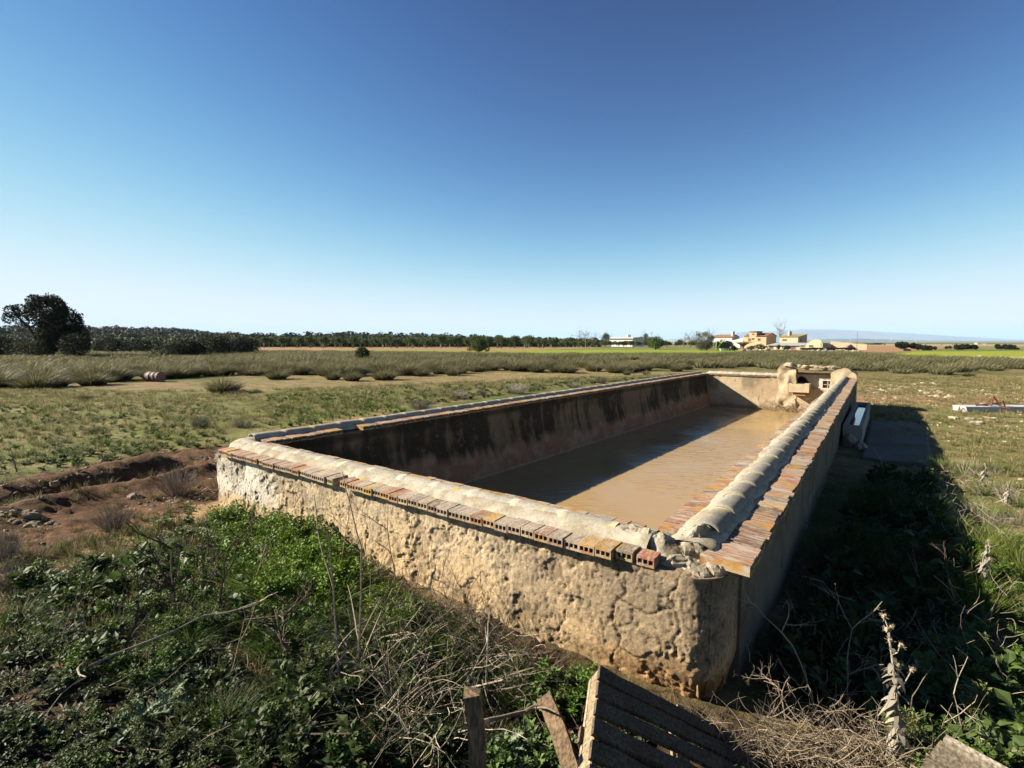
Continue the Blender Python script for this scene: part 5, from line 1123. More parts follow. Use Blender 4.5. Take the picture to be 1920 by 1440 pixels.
# ------------------------------------------------------------------ dry bushes and rosettes
DB = [dry_bush(150, 1., 1.0, 200+k, (.29, .25, .21) if k else (.31, .28, .25), .0065) for k in range(3)]
dbm = [mk('dry_bush', v, f, M['straw'], None, c, org=(0, 0, 0)) for v, f, c in DB]
seen = set()
for px, py, w, h, l in [(378, 802, 52, 28, 'small grey dry bush in the green, above the left end of the tank'), (457, 801, 52, 22, 'low grey dry bush just beyond the left corner of the tank'), (332, 926, 96, 62, 'large grey dry bush on the bare earth beside the tank corner'), (215, 990, 84, 54, 'grey brown dry bush on the berm above the sandy path'),
    (8, 1048, 80, 74, 'dry bush at the left edge above the sandy path'), (18, 1105, 76, 66, 'dry bush at the left edge beside the foot of the sandy path'), (790, 768, 66, 22, 'low grey dry bush behind the left tank wall, leftmost of five'), (862, 748, 58, 20, 'grey dry bush behind the tank wall, second of five'), (905, 741, 34, 14, 'smallest grey dry bush behind the left tank wall'),
    (970, 738, 58, 24, 'grey dry bush with dark core behind the tank wall'), (1128, 719, 36, 14, 'farthest grey dry bush behind the left tank wall'), (182, 812, 40, 14, 'faint grey dry tuft in the middle of the left meadow'), (1078, 726, 34, 12, 'flat grey dry bush between stalks behind the tank wall'), (448, 738, 40, 10, 'thin dry tuft by the bare strip right of the lone tussock')]:
    a = at(px, py); k = float(np.hypot(a[0], a[1])*0+a[1])/FP; sx_, sz_ = w*k/2, h*k*1.05; i = int(rng.integers(0, 3)); loc = (a[0], a[1], a[2]-.02)
    if i not in seen: o = dbm[i]; seen.add(i); o.location = loc; o.scale = (sx_, sx_, sz_)
    else: o = dup(dbm[i], loc, rng.uniform(0, 6), (sx_, sx_, sz_))
    tag(o, l, 'dry bush', 'grey dry bushes around the tank')
RO1 = [rosette(12, .19, .030, (.13, .19, .09), 300+k, .5) for k in range(3)]
rom = [mk('thistle', v, f, M['leaf'], None, c, org=(0, 0, 0), smooth=False) for v, f, c in RO1]
seen = set()
for px, py, s, l in [(262, 1362, 1.15, 'big pale thistle rosette at the lower left, nearest the bottom edge'), (315, 1330, 1.0, 'thistle rosette right behind the big pale one at the lower left'), (352, 1282, .9, 'grey green thistle rosette above the two at the lower left'), (300, 1290, .7, 'small thistle rosette left of the grey green one'), (395, 1285, .75, 'thistle rosette at the right end of the lower left thistles'),
    (345, 1008, .9, 'pale thistle at the end of the sandy path near the weeds'), (395, 1000, .9, 'pale thistle between the sandy path and the tank wall'), (318, 1022, .7, 'left pale thistle at the edge of the sandy path'), (1096, 1290, .95, 'tall thistle standing against the wall left of the pallet'), (1050, 1300, .8, 'thistle behind the leaning plank'), (945, 1420, .9, 'thistle between the upright post and the leaning plank'), (1000, 1425, .75, 'thistle in the bottom edge just left of the leaning plank'),
    (1700, 1290, .9, 'thistle in the green patch right of the dead thistle'), (1840, 1330, 1.0, 'thistle in the lower right greenery'), (230, 1180, .8, 'pale thistle in the weeds left of the dark dead shrub'), (120, 1100, .8, 'green rosette beside the sandy path foot')]:
    a = at(px, py); i = int(rng.integers(0, 3)); loc = (a[0], a[1], a[2]+.01); sc = (s, s, s*1.1)
    if i not in seen: o = rom[i]; seen.add(i); o.location = loc; o.scale = sc
    else: o = dup(rom[i], loc, rng.uniform(0, 6), sc)
    tag(o, l, 'thistle', 'leafy thistles around the tank')

# ------------------------------------------------------------------ dead stems and branches
def stem(name, label, px, py, dirv, L, r, depth, seed, col=(.30, .24, .17), cat='dead stem', Y=None, **k):
    g = np.random.default_rng(seed); a = at(px, py) if Y is None else PD(px, py, Y); b = B(); twigs(b, a-np.array((0, 0, .03)), dirv, L, r, depth, g, col, **k); o = b.build(name, M['bark'], org=a); tag(o, label, cat); return o
PALE = (.42, .36, .27); DK = (.10, .075, .055)
stem('dead_plant', 'tall thin grey stem leaning left in the weeds, left of its taller twin', 634, 1300, (-.10, .25, 1), .95, .009, 1, 1, (.30, .24, .18), kink=.12, br=3)
stem('dead_plant', 'tall thin grey stem leaning right, in the weeds beside its twin', 662, 1290, (.12, .3, 1), .85, .010, 1, 2, (.33, .26, .19), kink=.12, br=4)
stem('dead_plant', 'thin branching stem standing against the wall, left one', 642, 1100, (-.02, .1, 1), .62, .006, 2, 3, (.22, .16, .11), kink=.2, br=3)
stem('dead_plant', 'thin branching stem against the wall, middle one above the green tip', 744, 1100, (-.1, .1, 1), .66, .006, 2, 4, (.24, .17, .12), kink=.2, br=3)
stem('dead_plant', 'forked thin stem against the whitewashed part of the wall', 590, 990, (-.1, .1, 1), .55, .005, 2, 5, (.25, .17, .12), kink=.2, br=3)
stem('dead_plant', 'short pale stick standing upright before the wall, above the post', 912, 1322, (-.06, .1, 1), .42, .008, 0, 6, PALE, kink=.1)
stem('dead_plant', 'thin reddish stalk in front of the near wall close to the pallet', 1147, 1250, (.02, .1, 1), .24, .004, 1, 7, (.3, .18, .1), kink=.1)
stem('dead_plant', 'thin dry stalk in front of the orange wall corner', 1270, 1330, (-.03, .1, 1), .36, .004, 1, 8, (.3, .2, .1), kink=.15)
stem('dark_dead_shrub', 'dark bare forked shrub over the weeds at the left', 330, 1185, (-.28, .3, 1), .62, .013, 3, 11, DK, 'dead shrub', kink=.22, br=3, spread=.5)
stem('dark_dead_shrub', 'dark bare shrub between the left one and the wall', 400, 1190, (-.1, .3, 1), .60, .012, 3, 12, DK, 'dead shrub', kink=.22, br=3, spread=.5)
stem('dark_dead_shrub', 'dark bare shrub low in the left corner above the long branch', 235, 1235, (-.1, .3, 1), .40, .011, 3, 13, DK, 'dead shrub', kink=.25, br=3, spread=.55)
stem('dark_dead_shrub', 'dark knotted shrub left of the two tall grey stems', 548, 1265, (-.12, .3, .9), .48, .014, 3, 14, (.14, .11, .08), 'dead shrub', kink=.3, br=4, spread=.6)
stem('fallen_branch', 'long pale fallen branch lying on the litter at the lower left', 20, 1300, (.95, .32, .14), 1.0, .012, 2, 15, PALE, 'branch', kink=.24, br=2, spread=.4)
stem('fallen_branch', 'pale crooked branch on the slope beside the dark shrubs', 140, 1175, (.95, .1, .12), .45, .008, 1, 16, PALE, 'branch', kink=.2, br=2, spread=.4)
stem('fallen_branch', 'grey fallen branch pointing to the upright post', 800, 1290, (.75, -.45, -.05), .62, .012, 2, 17, (.36, .30, .22), 'branch', kink=.14, br=3, spread=.5, Y=None)
stem('fallen_branch', 'pale dry branch lying across the weeds before the pale tangle', 735, 1290, (1., -.35, .1), .75, .010, 2, 18, PALE, 'branch', kink=.14, br=3, spread=.5)
stem('fallen_branch', 'broken pale branch left of the curled dead tangle', 615, 1300, (.65, -.6, .02), .5, .014, 1, 19, PALE, 'branch', kink=.2, br=3, spread=.5)
stem('fallen_branch', 'long thin dark branch along the bottom left', 330, 1400, (1, -.05, .12), .9, .008, 1, 20, (.2, .16, .12), 'branch', kink=.12, br=3, spread=.4)
stem('fallen_branch', 'pale yellow thick stalk lying at the foot of the tank corner', 1440, 1345, (1, .1, .06), .45, .012, 1, 21, (.55, .42, .22), 'branch', kink=.1, br=2, spread=.5)
stem('fallen_branch', 'pair of long dry stalks lying across the right green edge', 1800, 1175, (1, .15, .05), .9, .009, 1, 22, PALE, 'branch', kink=.08, br=3, spread=.3)
stem('fallen_branch', 'grey branch crossing between the post and the plank', 895, 1345, (1, .25, .12), .36, .012, 1, 23, (.22, .17, .12), 'branch', kink=.14, br=3, Y=2.3)
stem('bare_shrub', 'pale leafless thorny shrub before the dark shadow, right of the tank corner', 1540, 1360, (-.1, .25, 1), .55, .006, 4, 31, (.40, .33, .25), 'dead shrub', kink=.3, br=3, spread=.6)
stem('bare_shrub', 'pale leafless twiggy shrub left of the tall dead thistle', 1600, 1350, (-.25, .2, 1), .55, .006, 4, 32, (.40, .33, .25), 'dead shrub', kink=.3, br=3, spread=.6)
stem('bare_shrub', 'thin leafless shrub nearest the shaded tank corner', 1480, 1370, (-.35, .25, 1), .42, .005, 4, 33, (.33, .26, .19), 'dead shrub', kink=.3, br=3, spread=.6)
stem('dead_plant', 'single pale forked stem rising from the lower right greenery', 1810, 1420, (-.2, .1, 1), .38, .005, 2, 34, (.42, .36, .28), kink=.16, br=3)
stem('dead_plant', 'pale stem standing at the far end of the right shadow', 1662, 905, (-.06, .1, 1), .5, .010, 1, 35, PALE, kink=.15)
stem('dead_plant', 'broken yellow stalk standing at the edge of the right shadow', 1800, 1150, (-.15, .1, 1), .34, .011, 1, 36, (.45, .34, .18), kink=.15)
stem('dead_plant', 'thin curved reed standing inside the right shadow', 1742, 1130, (-.3, .2, 1), .55, .006, 1, 37, (.3, .24, .16), kink=.1, br=1)
stem('bare_shrub', 'dark twiggy shrub at the shadow edge on the right', 1775, 1130, (.05, .2, 1), .42, .006, 3, 38, (.2, .16, .11), 'dead shrub', kink=.3, br=3, spread=.6)
for i, (px, py, L_, l) in enumerate([(520, 1010, .5, 'thin forked dead plant rising over the weeds by the whitewashed wall end'), (690, 1150, .55, 'slender dead plant before the wall, right of the tall weed patch'), (480, 1130, .5, 'dark slender dead plant inside the green weeds left of the wall'), (800, 1230, .42, 'thin dead plant in the twig tangle close to the wall'), (985, 1330, .34, 'short brown dead plant between the upright post and the wall'), (420, 1290, .45, 'crooked dead plant above the lower left thistles'), (740, 1340, .4, 'leaning dead plant in the bottom centre weeds'), (110, 1230, .35, 'thin dead plant near the left edge above the long branch')]):
    stem('dead_plant', l, px, py, (rng.normal(0, .15), .15, 1), L_, .005, 2, 300+i, (.25, .19, .13), kink=.2, br=3)
for i, (px, py, l) in enumerate([(1052, 708, 'thin dry stalk behind the left tank wall, leftmost of four'), (1118, 706, 'thin dry stalk behind the tank wall, second of four'), (1186, 705, 'thin dry stalk behind the tank wall beside a small tussock'), (1213, 705, 'thin dry stalk behind the tank wall, rightmost of four'), (858, 712, 'leaning pale stalk at the front of the tussock belt'), (33, 885, 'thin upright stalk on the bare soil at the left edge')]):
    stem('dry_weed', l, px, py, (rng.normal(0, .1), 0, 1), .5 if i < 5 else .35, .012, 1, 40+i, (.34, .3, .22), 'dry stalk', kink=.1, br=3)
# dead thistles
def thistle(label, px, py, h, lean, seed, col=(.48, .42, .33), Y=None, woolly=False):
    g = np.random.default_rng(seed); a = at(px, py) if Y is None else PD(px, py, Y); T = thing('dead_thistle', label, 'dead thistle', a); b = B(); tips = []
    pts = np.array([a+np.array((lean[0]*t*h, lean[1]*t*h, h*t))+g.normal(0, .006, 3)*(t > 0) for t in np.linspace(0, 1, 9)]); tube(b, pts, np.linspace(.009, .004, 9), np.array(col)*.75, 6); tips.append((pts[-1], unit(pts[-1]-pts[-2])))
    for k in range(7):
        i = int(g.integers(4, 9)); d = unit(np.array((g.normal(0, .35), g.normal(0, .3), 1.))); e = pts[i]+d*h*g.uniform(.08, .22); tube(b, [pts[i], (pts[i]+e)/2+g.normal(0, .008, 3), e], [.0045, .0035, .003], np.array(col)*.8, 5); tips.append((e, d))
    b.build('stalk', M['bark'], T)
    b = B()
    for k in range(90 if woolly else 70):
        t = g.uniform(.05, .95); i = min(int(t*8), 7); p0 = pts[i]+(pts[i+1]-pts[i])*(t*8-i); an = g.uniform(0, 6.28); d = unit(np.array((math.cos(an), math.sin(an), g.uniform(-.7, .4)))); n = 5; tt = np.linspace(0, 1, n)[:, None]; L = g.uniform(.03, .085)
        cv = p0+d*L*tt+np.array((0, 0, -1.))*L*.8*tt**2; s = np.cross(d, (0, 0, 1.)); w = np.array([.004, .012, .014, .009, .001])[:, None]*g.uniform(.6, 1.3); V = np.stack([cv-s*w, cv+s*w+np.array((0, 0, .004))], 1).reshape(-1, 3); i2 = np.arange(n-1)[:, None]*2
        b.add(V, i2+np.array([[0, 1, 3, 2]]), np.array((.36, .32, .25))*g.uniform(.5, 1.2))
    b.build('withered_leaf', M['straw'], T)
    for e, d in tips:
        b = B(); rock(b, e+d*.012, (.010, .010, .013), float(g.uniform(0, 9)), (.44, .35, .22), 1., 7)
        for m in range(14): dd = unit(d+g.normal(0, .8, 3)); tube(b, [e+d*.01, e+d*.01+dd*.026], [.0018, .0005], (.5, .42, .3), 3)
        b.build('seed_head', M['straw'], T)
    return T
thistle('tall pale dead thistle with seed heads, rising over the twigs in the lower right', 1692, 1445, .66, (-.07, .1), 1)
thistle('short dead thistle to the right of the tall one', 1712, 1310, .18, (.1, .1), 2, woolly=False)
thistle('woolly whitish dead thistle curled over at the right edge', 1838, 1110, .42, (.12, .05), 3, (.55, .52, .47), woolly=True)
thistle('small woolly dead thistle in the dry grass at the far right', 1842, 912, .3, (.05, 0), 4, (.5, .47, .42), woolly=True)
thistle('small dead thistle on the right pasture near the picture edge', 1888, 945, .25, (.05, 0), 5, (.5, .47, .42))

# ------------------------------------------------------------------ tangles of dead twigs (uncountable)
def tangle(polys, n, seed, Lr, r, col, hz, curl=.5):
    g = np.random.default_rng(seed); b = B()
    for poly in polys:
        ps = scatter(poly, n, .5, g=g)
        for x, y, z in ps:
            L = g.uniform(*Lr); an = g.uniform(0, 6.28); d = np.array((math.cos(an), math.sin(an), g.uniform(-.1, .9)*hz/.15)); d = unit(d); m = 5; p = [np.array((x, y, z+g.uniform(0, hz)))]; ax = unit(g.normal(0, 1, 3)); c = np.array(col)*g.uniform(.5, 1.3)
            for k in range(m): d = unit(d+np.cross(ax, d)*curl*g.uniform(.2, 1)+g.normal(0, .12, 3)); p.append(p[-1]+d*L/m)
            tube(b, p, np.linspace(r, r*.4, m+1)*g.uniform(.6, 1.4), c, 3)
    return b
b = tangle([[(700, 1190), (860, 1130), (960, 1230), (980, 1360), (820, 1400), (700, 1330)]], 330, 61, (.15, .45), .0026, (.27, .225, .17), .22, .3)
bb = tangle([[(700, 1330), (860, 1330), (880, 1440), (690, 1440)], [(600, 1250), (760, 1200), (740, 1330), (600, 1340)]], 90, 62, (.2, .5), .003, (.34, .29, .22), .2, .5); b.add(*bb.get())
bb = tangle([[(1000, 1270), (1330, 1335), (1330, 1370), (1090, 1350)]], 160, 69, (.06, .22), .002, (.26, .2, .14), .07, .3); b.add(*bb.get()); bb = tangle([[(640, 1090), (760, 1110), (1000, 1240), (1090, 1300), (960, 1310), (780, 1200)]], 260, 68, (.12, .35), .0025, (.28, .23, .17), .2, .3); b.add(*bb.get())
o = b.build('twig_tangle', M['bark'], org=at(830, 1270)); tag(o, 'pale tangle of thin dead twigs below the near wall', kind='stuff')
b = tangle([[(1290, 1340), (1420, 1330), (1700, 1330), (1760, 1460), (1330, 1460)]], 800, 63, (.08, .3), .0022, (.25, .20, .14), .13, .35)
o = b.build('twig_tangle', M['bark'], org=at(1500, 1400)); tag(o, 'brown mat of dry twigs at the foot of the tank corner', kind='stuff')
b = tangle([[(0, 1060), (300, 1080), (560, 1000), (900, 1250), (1110, 1330), (1110, 1440), (0, 1440)]], 1500, 64, (.05, .32), .0028, (.24, .19, .14), .05, .25)
bb = tangle([[(1560, 1180), (1920, 1050), (1920, 1440), (1500, 1440)]], 260, 65, (.1, .4), .003, (.34, .28, .2), .18, .3); b.add(*bb.get())
bb = tangle([[(1640, 860), (1760, 850), (1920, 890), (1920, 990), (1800, 1000), (1700, 960)]], 420, 67, (.1, .35), .0035, (.40, .34, .26), .14, .3); b.add(*bb.get())
o = b.build('dead_twigs', M['bark'], org=at(500, 1200)); tag(o, 'scattered dead twigs and straw on the ground', kind='stuff')
g = np.random.default_rng(77); b = B()
for k in range(70):
    p0 = pq(g.uniform(-4.2, -2.4), QF-g.uniform(.1, .5), g.uniform(-.12, .0)); an = g.uniform(0, 3.1); twigs(b, p0, (PC*math.cos(an), -PS*math.cos(an), g.uniform(.1, .8)), g.uniform(.2, .6), .009, 1, g, (.26, .19, .11), kink=.5, br=2, n=4)
o = b.build('floating_brushwood', M['bark'], org=pq(-3.2, QF-.3, -.1)); tag(o, 'raft of brown brushwood floating against the far tank wall', 'brushwood')

# ------------------------------------------------------------------ weeds and grass
SP = [leafy(300, .17, .30, .034, .012, (.085, .16, .022), 401), leafy(380, .15, .34, .024, .008, (.10, .19, .02), 402), leafy(200, .16, .22, .05, .02, (.075, .115, .035), 403, up=.8), leafy(240, .2, .18, .04, .016, (.12, .15, .075), 404, up=.3), leafy(420, .14, .26, .02, .006, (.115, .165, .03), 405)]
SP += [leafy(80, .20, .26, .10, .034, (.085, .135, .035), 406, up=.6, stems=5), leafy(70, .22, .16, .085, .022, (.15, .175, .10), 407, up=.25, stems=6),
    blades(260, .30, .1, .8, .004, 4, 0, seed=408, r0=.10, cb=(.05, .09, .02), ct=(.13, .22, .03), straw=.05, droop=.5, hv=.6), leafy(260, .12, .42, .03, .007, (.15, .16, .05), 409, up=.9, stems=5)]
def weeds(name, label, jobs_, seed, m='leaf'):
    g = np.random.default_rng(seed); b = B(); first_ = None
    for poly, n, sp, smin, smax, tint in jobs_:
        ps = scatter(poly, n, .5, g=g); 
        if first_ is None: first_ = ps[0]
        ps[:, 2] -= .01; k = g.integers(0, len(sp), len(ps))
        for j, q in enumerate(sp):
            mm = k == j; N = int(mm.sum())
            if N: inst(b, SP[q], ps[mm], g.uniform(smin, smax, N), g.uniform(0, 6.3, N), np.array(tint)*g.uniform(.7, 1.25, (N, 1)))
    o = b.build(name, M[m], org=first_); tag(o, label, kind='stuff'); return o
weeds('leafy_weeds', 'thick bright green weeds growing against the near wall', [
    ([(405, 985), (520, 985), (620, 1010), (690, 1100), (640, 1180), (520, 1150), (420, 1060)], 165, (0, 1, 1, 4, 4, 7), .9, 1.45, (1.35, 1.35, 1.1)),
    ([(500, 1000), (610, 1040), (660, 1110), (560, 1110)], 26, (1,), 1.1, 1.5, (1.3, 1.25, 1)),
    ([(690, 1110), (790, 1170), (820, 1230), (700, 1200)], 46, (1, 4, 7), .7, 1.05, (1.2, 1.1, .9)),
    ([(250, 1040), (420, 1020), (560, 1150), (540, 1240), (330, 1240), (190, 1180)], 120, (0, 1, 4, 5, 7, 8), .55, 1.0, (.8, .85, .85)),
    ([(560, 1150), (700, 1200), (880, 1290), (860, 1360), (640, 1330), (520, 1250)], 110, (2, 0, 4, 6, 7, 8), .5, .9, (.75, .8, .75)),
    ([(0, 1110), (250, 1060), (420, 1240), (420, 1330), (0, 1330)], 140, (2, 3, 0, 4, 5, 6, 7), .4, .85, (.7, .75, .7)),
    ([(-50, 1300), (420, 1300), (420, 1450), (-50, 1450)], 60, (2, 3, 4, 6), .3, .65, (.6, .65, .6)),
    ([(380, 1290), (860, 1330), (860, 1450), (380, 1450)], 70, (2, 3, 5, 7), .35, .75, (.55, .6, .55)),
    ([(640, 1090), (700, 1095), (1000, 1270), (1110, 1310), (1090, 1350), (960, 1320), (800, 1240)], 110, (2, 3, 4, 7, 8), .4, .8, (.8, .85, .75)),
    ([(-80, 1370), (700, 1370), (700, 1520), (-80, 1520)], 110, (2, 3, 4, 6, 0), .3, .6, (.6, .65, .58)),
    ([(840, 1200), (1100, 1290), (1330, 1335), (1330, 1365), (1090, 1345), (840, 1250)], 90, (2, 3, 6), .2, .45, (.8, .8, .65)),
    ([(1010, 1270), (1110, 1270), (1090, 1330), (1000, 1330)], 14, (2, 0), .6, .9, (1.1, 1.2, 1)),
    ([(920, 1380), (1060, 1380), (1060, 1450), (920, 1450)], 14, (2, 3), .5, .8, (1., 1.15, 1)),
    ([(60, 1080), (200, 1090), (230, 1130), (80, 1150)], 22, (0, 2), .5, .75, (.9, .95, .9)),
    ([(300, 985), (420, 965), (430, 1000), (300, 1030)], 18, (2, 3), .5, .8, (1, 1, 1))], 501)
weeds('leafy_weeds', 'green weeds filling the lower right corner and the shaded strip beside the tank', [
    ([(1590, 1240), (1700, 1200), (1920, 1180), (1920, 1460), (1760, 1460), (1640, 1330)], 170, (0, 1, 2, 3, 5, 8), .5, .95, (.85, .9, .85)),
    ([(1420, 1290), (1500, 1130), (1640, 860), (1740, 870), (1780, 1000), (1800, 1180), (1600, 1260)], 300, (2, 3, 0, 5), .7, 1.25, (.42, .45, .36)),  # low tint paints the tank's shadow into these weeds
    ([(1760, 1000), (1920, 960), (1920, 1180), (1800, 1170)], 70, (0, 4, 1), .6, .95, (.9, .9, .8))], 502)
weeds('low_weeds', 'low green weeds over the meadow left of the tank', [
    ([(500, 742), (740, 733), (760, 775), (640, 790), (500, 812)], 420, (0, 1, 2), .35, .7, (1.25, 1.25, 1.1)),
    ([(-100, 760), (430, 760), (420, 835), (-100, 900)], 420, (2, 3, 0), .35, .7, (1.1, 1.1, 1)),
    ([(760, 725), (1250, 702), (960, 735), (760, 765)], 300, (3, 2), .5, .85, (1.2, 1.2, 1.2)),
    ([(0, 860), (200, 840), (380, 830), (250, 862), (100, 890)], 70, (2, 0), .4, .6, (.9, .9, .9)),
    ([(150, 1010), (420, 920), (430, 945), (330, 970), (200, 1030)], 60, (0, 4), .2, .4, (1, 1, .9))], 503)
GR = [blades(26, .16, .1, .5, .005, 3, .1, seed=600, r0=.05, cb=(.06, .08, .02), ct=(.14, .17, .045), straw=.2, cs=(.36, .31, .17)), blades(26, .14, .1, .6, .005, 3, .1, seed=601, r0=.06, cb=(.10, .09, .04), ct=(.22, .2, .08), straw=.5, cs=(.38, .32, .19)),
      blades(60, .42, .1, .45, .007, 4, .12, seed=602, r0=.09, cb=(.05, .09, .015), ct=(.15, .22, .035), straw=.12, cs=(.4, .35, .2)), blades(45, .32, .1, .5, .005, 4, .1, seed=603, r0=.08, cb=(.2, .17, .1), ct=(.4, .34, .22), straw=.6, cs=(.44, .39, .28))]
def grass(name, label, jobs_, seed):
    g = np.random.default_rng(seed); b = B(); f0 = None
    for poly, n, sp, smin, smax, tint in jobs_:
        ps = scatter(poly, n, .4, g=g); f0 = ps[0] if f0 is None else f0; nn = vn(ps*.8, seed); ps = ps[nn+.5*vn(ps*3., seed+1) > -.35]; k = g.integers(0, len(sp), len(ps)); ps[:, 2] -= .008; d = np.hypot(ps[:, 0], ps[:, 1])
        for j, q in enumerate(sp):
            mm = k == j; N = int(mm.sum())
            if N: inst(b, GR[q], ps[mm], g.uniform(smin, smax, N)*(1+.02*d[mm]), g.uniform(0, 6.3, N), np.array(tint)*g.uniform(.7, 1.25, (N, 1)))
    o = b.build(name, M['leaf'], org=f0); tag(o, label, kind='stuff')
grass('short_grass', 'short patchy grass over the meadow and the stony pasture', [
    ([(-200, 735), (430, 738), (1000, 712), (1290, 700), (960, 735), (640, 790), (500, 815), (430, 845), (120, 890), (-200, 930)], 6500, (0, 1), .55, 1.0, (1.3, 1.25, 1.1)),
    ([(1610, 705), (2000, 700), (2000, 1000), (1800, 1000), (1720, 880), (1640, 780)], 5200, (0, 1, 1), .4, .9, (1.25, 1.15, 1.)),
    ([(-100, 900), (400, 850), (430, 950), (200, 1050), (0, 1100)], 260, (0, 1), .4, .8, (.9, .9, .8)),
    ([(-50, 1080), (400, 980), (900, 1240), (1100, 1440), (-50, 1440)], 900, (0, 1), .5, 1.0, (.85, .85, .75))], 610)
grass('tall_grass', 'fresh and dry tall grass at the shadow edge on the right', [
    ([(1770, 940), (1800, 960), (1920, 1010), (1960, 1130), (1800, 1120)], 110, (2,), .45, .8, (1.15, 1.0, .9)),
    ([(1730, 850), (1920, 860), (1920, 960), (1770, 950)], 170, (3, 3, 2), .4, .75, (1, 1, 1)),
    ([(1500, 1100), (1620, 900), (1740, 900), (1780, 1100), (1600, 1280)], 240, (3, 2), .7, 1.1, (.35, .4, .3)),  # grass inside the shadow strip, shade painted in by the dark tint
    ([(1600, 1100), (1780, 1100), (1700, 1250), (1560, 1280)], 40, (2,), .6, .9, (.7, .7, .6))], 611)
g = np.random.default_rng(91); b = B()
for poly, n, c_, L0 in [([(-50, 1070), (300, 1050), (560, 1000), (900, 1250), (1110, 1330), (1110, 1450), (-50, 1450)], 5200, (.20, .14, .085), .035), ([(1290, 1300), (1920, 1100), (1920, 1450), (1330, 1450)], 1600, (.24, .19, .12), .03), ([(640, 1100), (700, 1100), (1340, 1330), (1300, 1360), (1000, 1300)], 900, (.26, .19, .11), .022)]:
    ps = scatter(poly, n, .5, g=g); N = len(ps); an = g.uniform(0, 6.28, N); D = unit(np.stack([np.cos(an), np.sin(an), g.normal(0, .35, N)], -1)); U = unit(np.array((0, 0, 1.))+g.normal(0, .5, (N, 3))); ps[:, 2] += g.uniform(.0, .03, N)
    L_ = L0*g.uniform(.3, 1.6, N); V, F, c = leafcards(ps, D, U, L_, L_*g.choice([.06, .12, .35], N), np.array(c_)*g.uniform(.35, 1.7, (N, 1))); b.add(V, F, c)
o = b.build('leaf_litter', M['straw'], org=at(500, 1250)); tag(o, 'brown litter of dead leaves and stalks over the foreground', kind='stuff')
# flower spikes in the weeds
g = np.random.default_rng(90); b = B()
for x, y, z in scatter([(270, 1090), (410, 1050), (450, 1150), (300, 1170)], 60, .5, g=g):
    h = g.uniform(.16, .30); t = np.array((x+g.normal(0, .02), y, z+h)); tube(b, [(x, y, z), t], [.002, .0015], (.1, .13, .04), 3)
    for k in range(9): rock(b, t+np.array((g.normal(0, .006), g.normal(0, .006), -k*.006)), (.005, .005, .006), k, (.26, .16, .17), 1., 4)
o = b.build('pink_flowers', M['leaf'], org=at(350, 1100)); tag(o, 'small dull pink flower spikes scattered in the weeds', kind='stuff')

# ------------------------------------------------------------------ stones
for i, (px, py, r, l) in enumerate([(102, 909, .12, 'pale round stone on the dark earth, beside a smaller flat one'), (128, 915, .10, 'flat pale stone right of the round one on the dark earth'), (54, 970, .17, 'large pale stone in the furrow near the left edge'), (66, 985, .12, 'brown stone just below the large pale stone'), (253, 934, .14, 'grey green stone in the furrow between two dry bushes'), (262, 922, .07, 'small upright yellowish stone in the furrow'), (30, 960, .08, 'small flat stone above the large pale stone'), (75, 935, .07, 'flat whitish stone on the berm'), (32, 1282, .05, 'small white stone by the long pale branch'), (477, 797, .10, 'whitish stone beside the dry bush at the tank corner'), (361, 806, .07, 'yellow stone at the foot of a small dry bush'), (192, 868, .12, 'round yellowish stone in the weeds before the berm')]):
    a = at(px, py); b = B(); r *= .62; rock(b, a+np.array((0, 0, r*.2)), (r, r*.75, r*.6), i*2.7, np.array((.30, .24, .16))*rng.uniform(.75, 1.1), .9, 9); o = b.build('field_stone', M['stone'], org=a, smooth=False); tag(o, l, 'stone', 'stones around the tank')
for i, (px, py, r, l) in enumerate([(1789, 785, .22, 'widest flat pale stone left of the concrete beam front'), (1833, 794, .2, 'flat pale stone in front of the concrete beam, second row'), (1818, 786, .16, 'flat pale stone just below the end of the beam'), (1858, 785, .16, 'flat pale stone under the first rusty bracket'), (1740, 739, .25, 'large flat stone on the bare track'), (1695, 728, .28, 'broad pale stone in the stony patch behind the trough'), (1645, 737, .2, 'pale stone close to the end pier of the tank')]):
    a = at(px, py); b = B(); rock(b, a+np.array((0, 0, r*.08)), (r, r*.75, r*.28), i*3.1, np.array((.46, .41, .31)), .9, 8); o = b.build('flat_stone', M['stone'], org=a); tag(o, l, 'stone', 'flat pale stones on the right pasture')
g = np.random.default_rng(33); b = B()
d_ = np.array([0.]); th = np.linspace(0, math.pi, 5)[:, None]; ph = np.arange(7)[None]*2*math.pi/7; dd = np.stack([np.sin(th)*np.cos(ph), np.sin(th)*np.sin(ph), np.cos(th)+0*ph], -1).reshape(-1, 3); dd = dd*(1+.4*vn(dd*1.7, 3))[:, None]*np.array((1, .8, .45)); i = np.arange(4)[:, None]*7; j = np.arange(7)[None]; pf = np.stack([i+j, i+7+j, i+7+(j+1) % 7, i+(j+1) % 7], -1).reshape(-1, 4)
PB_ = (dd, [pf], np.ones((len(dd), 3))*np.array((.40, .33, .23)))
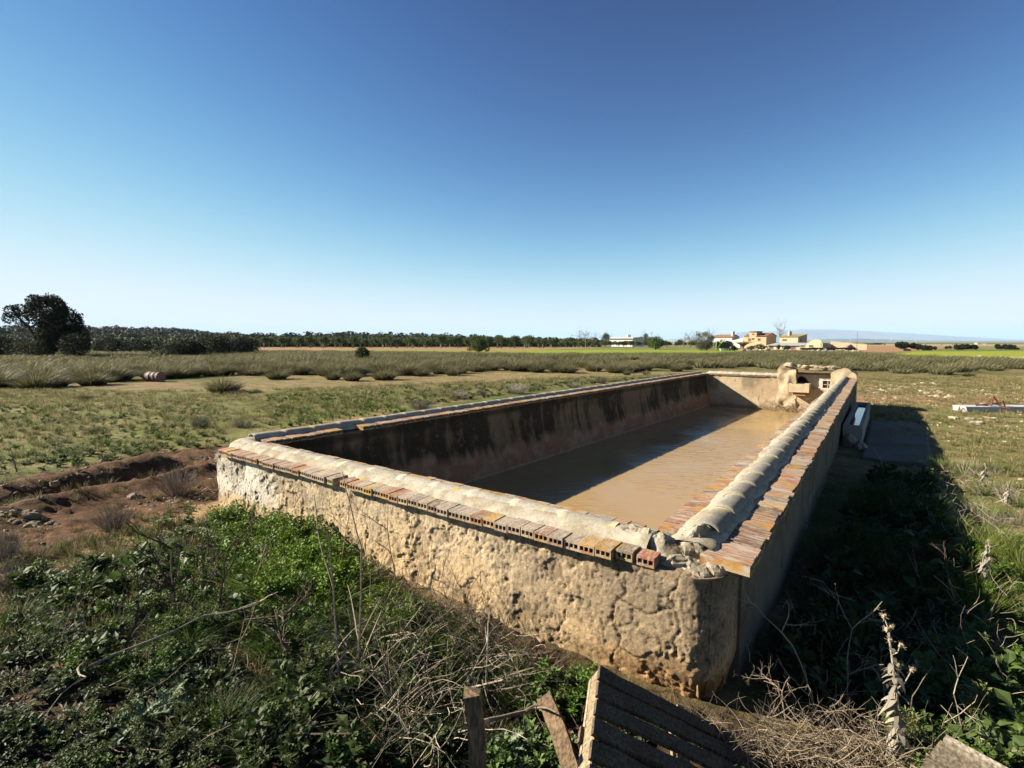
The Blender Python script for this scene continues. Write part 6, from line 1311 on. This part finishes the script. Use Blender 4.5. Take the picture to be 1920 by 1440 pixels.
for poly, n, a0_, a1_, tint in [([(-100, 900), (400, 840), (430, 950), (200, 1050), (-50, 1100)], 1500, .012, .05, .75), ([(150, 1060), (400, 950), (420, 975), (250, 1050)], 260, .006, .02, 1.1), ([(-50, 1090), (400, 980), (1100, 1300), (1100, 1440), (-50, 1440)], 900, .005, .022, .7), ([(1610, 710), (2000, 705), (2000, 800), (1760, 800), (1640, 770)], 1500, .02, .10, 1.15), ([(1640, 715), (1760, 710), (1800, 735), (1650, 745)], 260, .04, .16, 1.3), ([(1700, 800), (2000, 800), (2000, 900), (1780, 900)], 300, .01, .06, 1.1), ([(440, 712), (1250, 694), (1240, 703), (800, 725), (440, 735)], 700, .02, .07, 1.1), ([(900, 726), (1240, 706), (1200, 712), (960, 740)], 300, .02, .06, 1.15)]:
    ps = scatter(poly, int(n*1.6), .4, g=g); ps = ps[fbm(ps, .9, 3, 141)+.25*vn(ps*5, 142) > -.02]; N = len(ps); s_ = a0_*(a1_/a0_)**(g.random(N)**2.2); inst(b, PB_, ps, s_, g.uniform(0, 6.3, N), tint*g.uniform(.6, 1.3, (N, 1))*np.ones((1, 3)))
o = b.build('pebbles', M['stone'], org=(0, 10, .4)); tag(o, 'loose stones and pebbles on the bare ground', kind='stuff')

# ------------------------------------------------------------------ the air
HZ = bpy.data.materials.new('haze'); HZ.use_nodes = True; nt = HZ.node_tree; nt.nodes.clear(); o_ = nt.nodes.new('ShaderNodeOutputMaterial'); pv = nt.nodes.new('ShaderNodeVolumePrincipled')
pv.inputs['Color'].default_value = (.5, .72, 1., 1); pv.inputs['Density'].default_value = 4.2e-5; pv.inputs['Anisotropy'].default_value = 0.; nt.links.new(pv.outputs[0], o_.inputs['Volume'])
b = B(); hexa(b, [(-70000, -8000, -6), (70000, -8000, -6), (70000, 62000, -6), (-70000, 62000, -6), (-70000, -8000, 750), (70000, -8000, 750), (70000, 62000, 750), (-70000, 62000, 750)])
V, F, c_ = b.get(); hz = mk('haze', V, F, HZ); tag(hz, 'thin blue distance haze over the plain', kind='stuff')
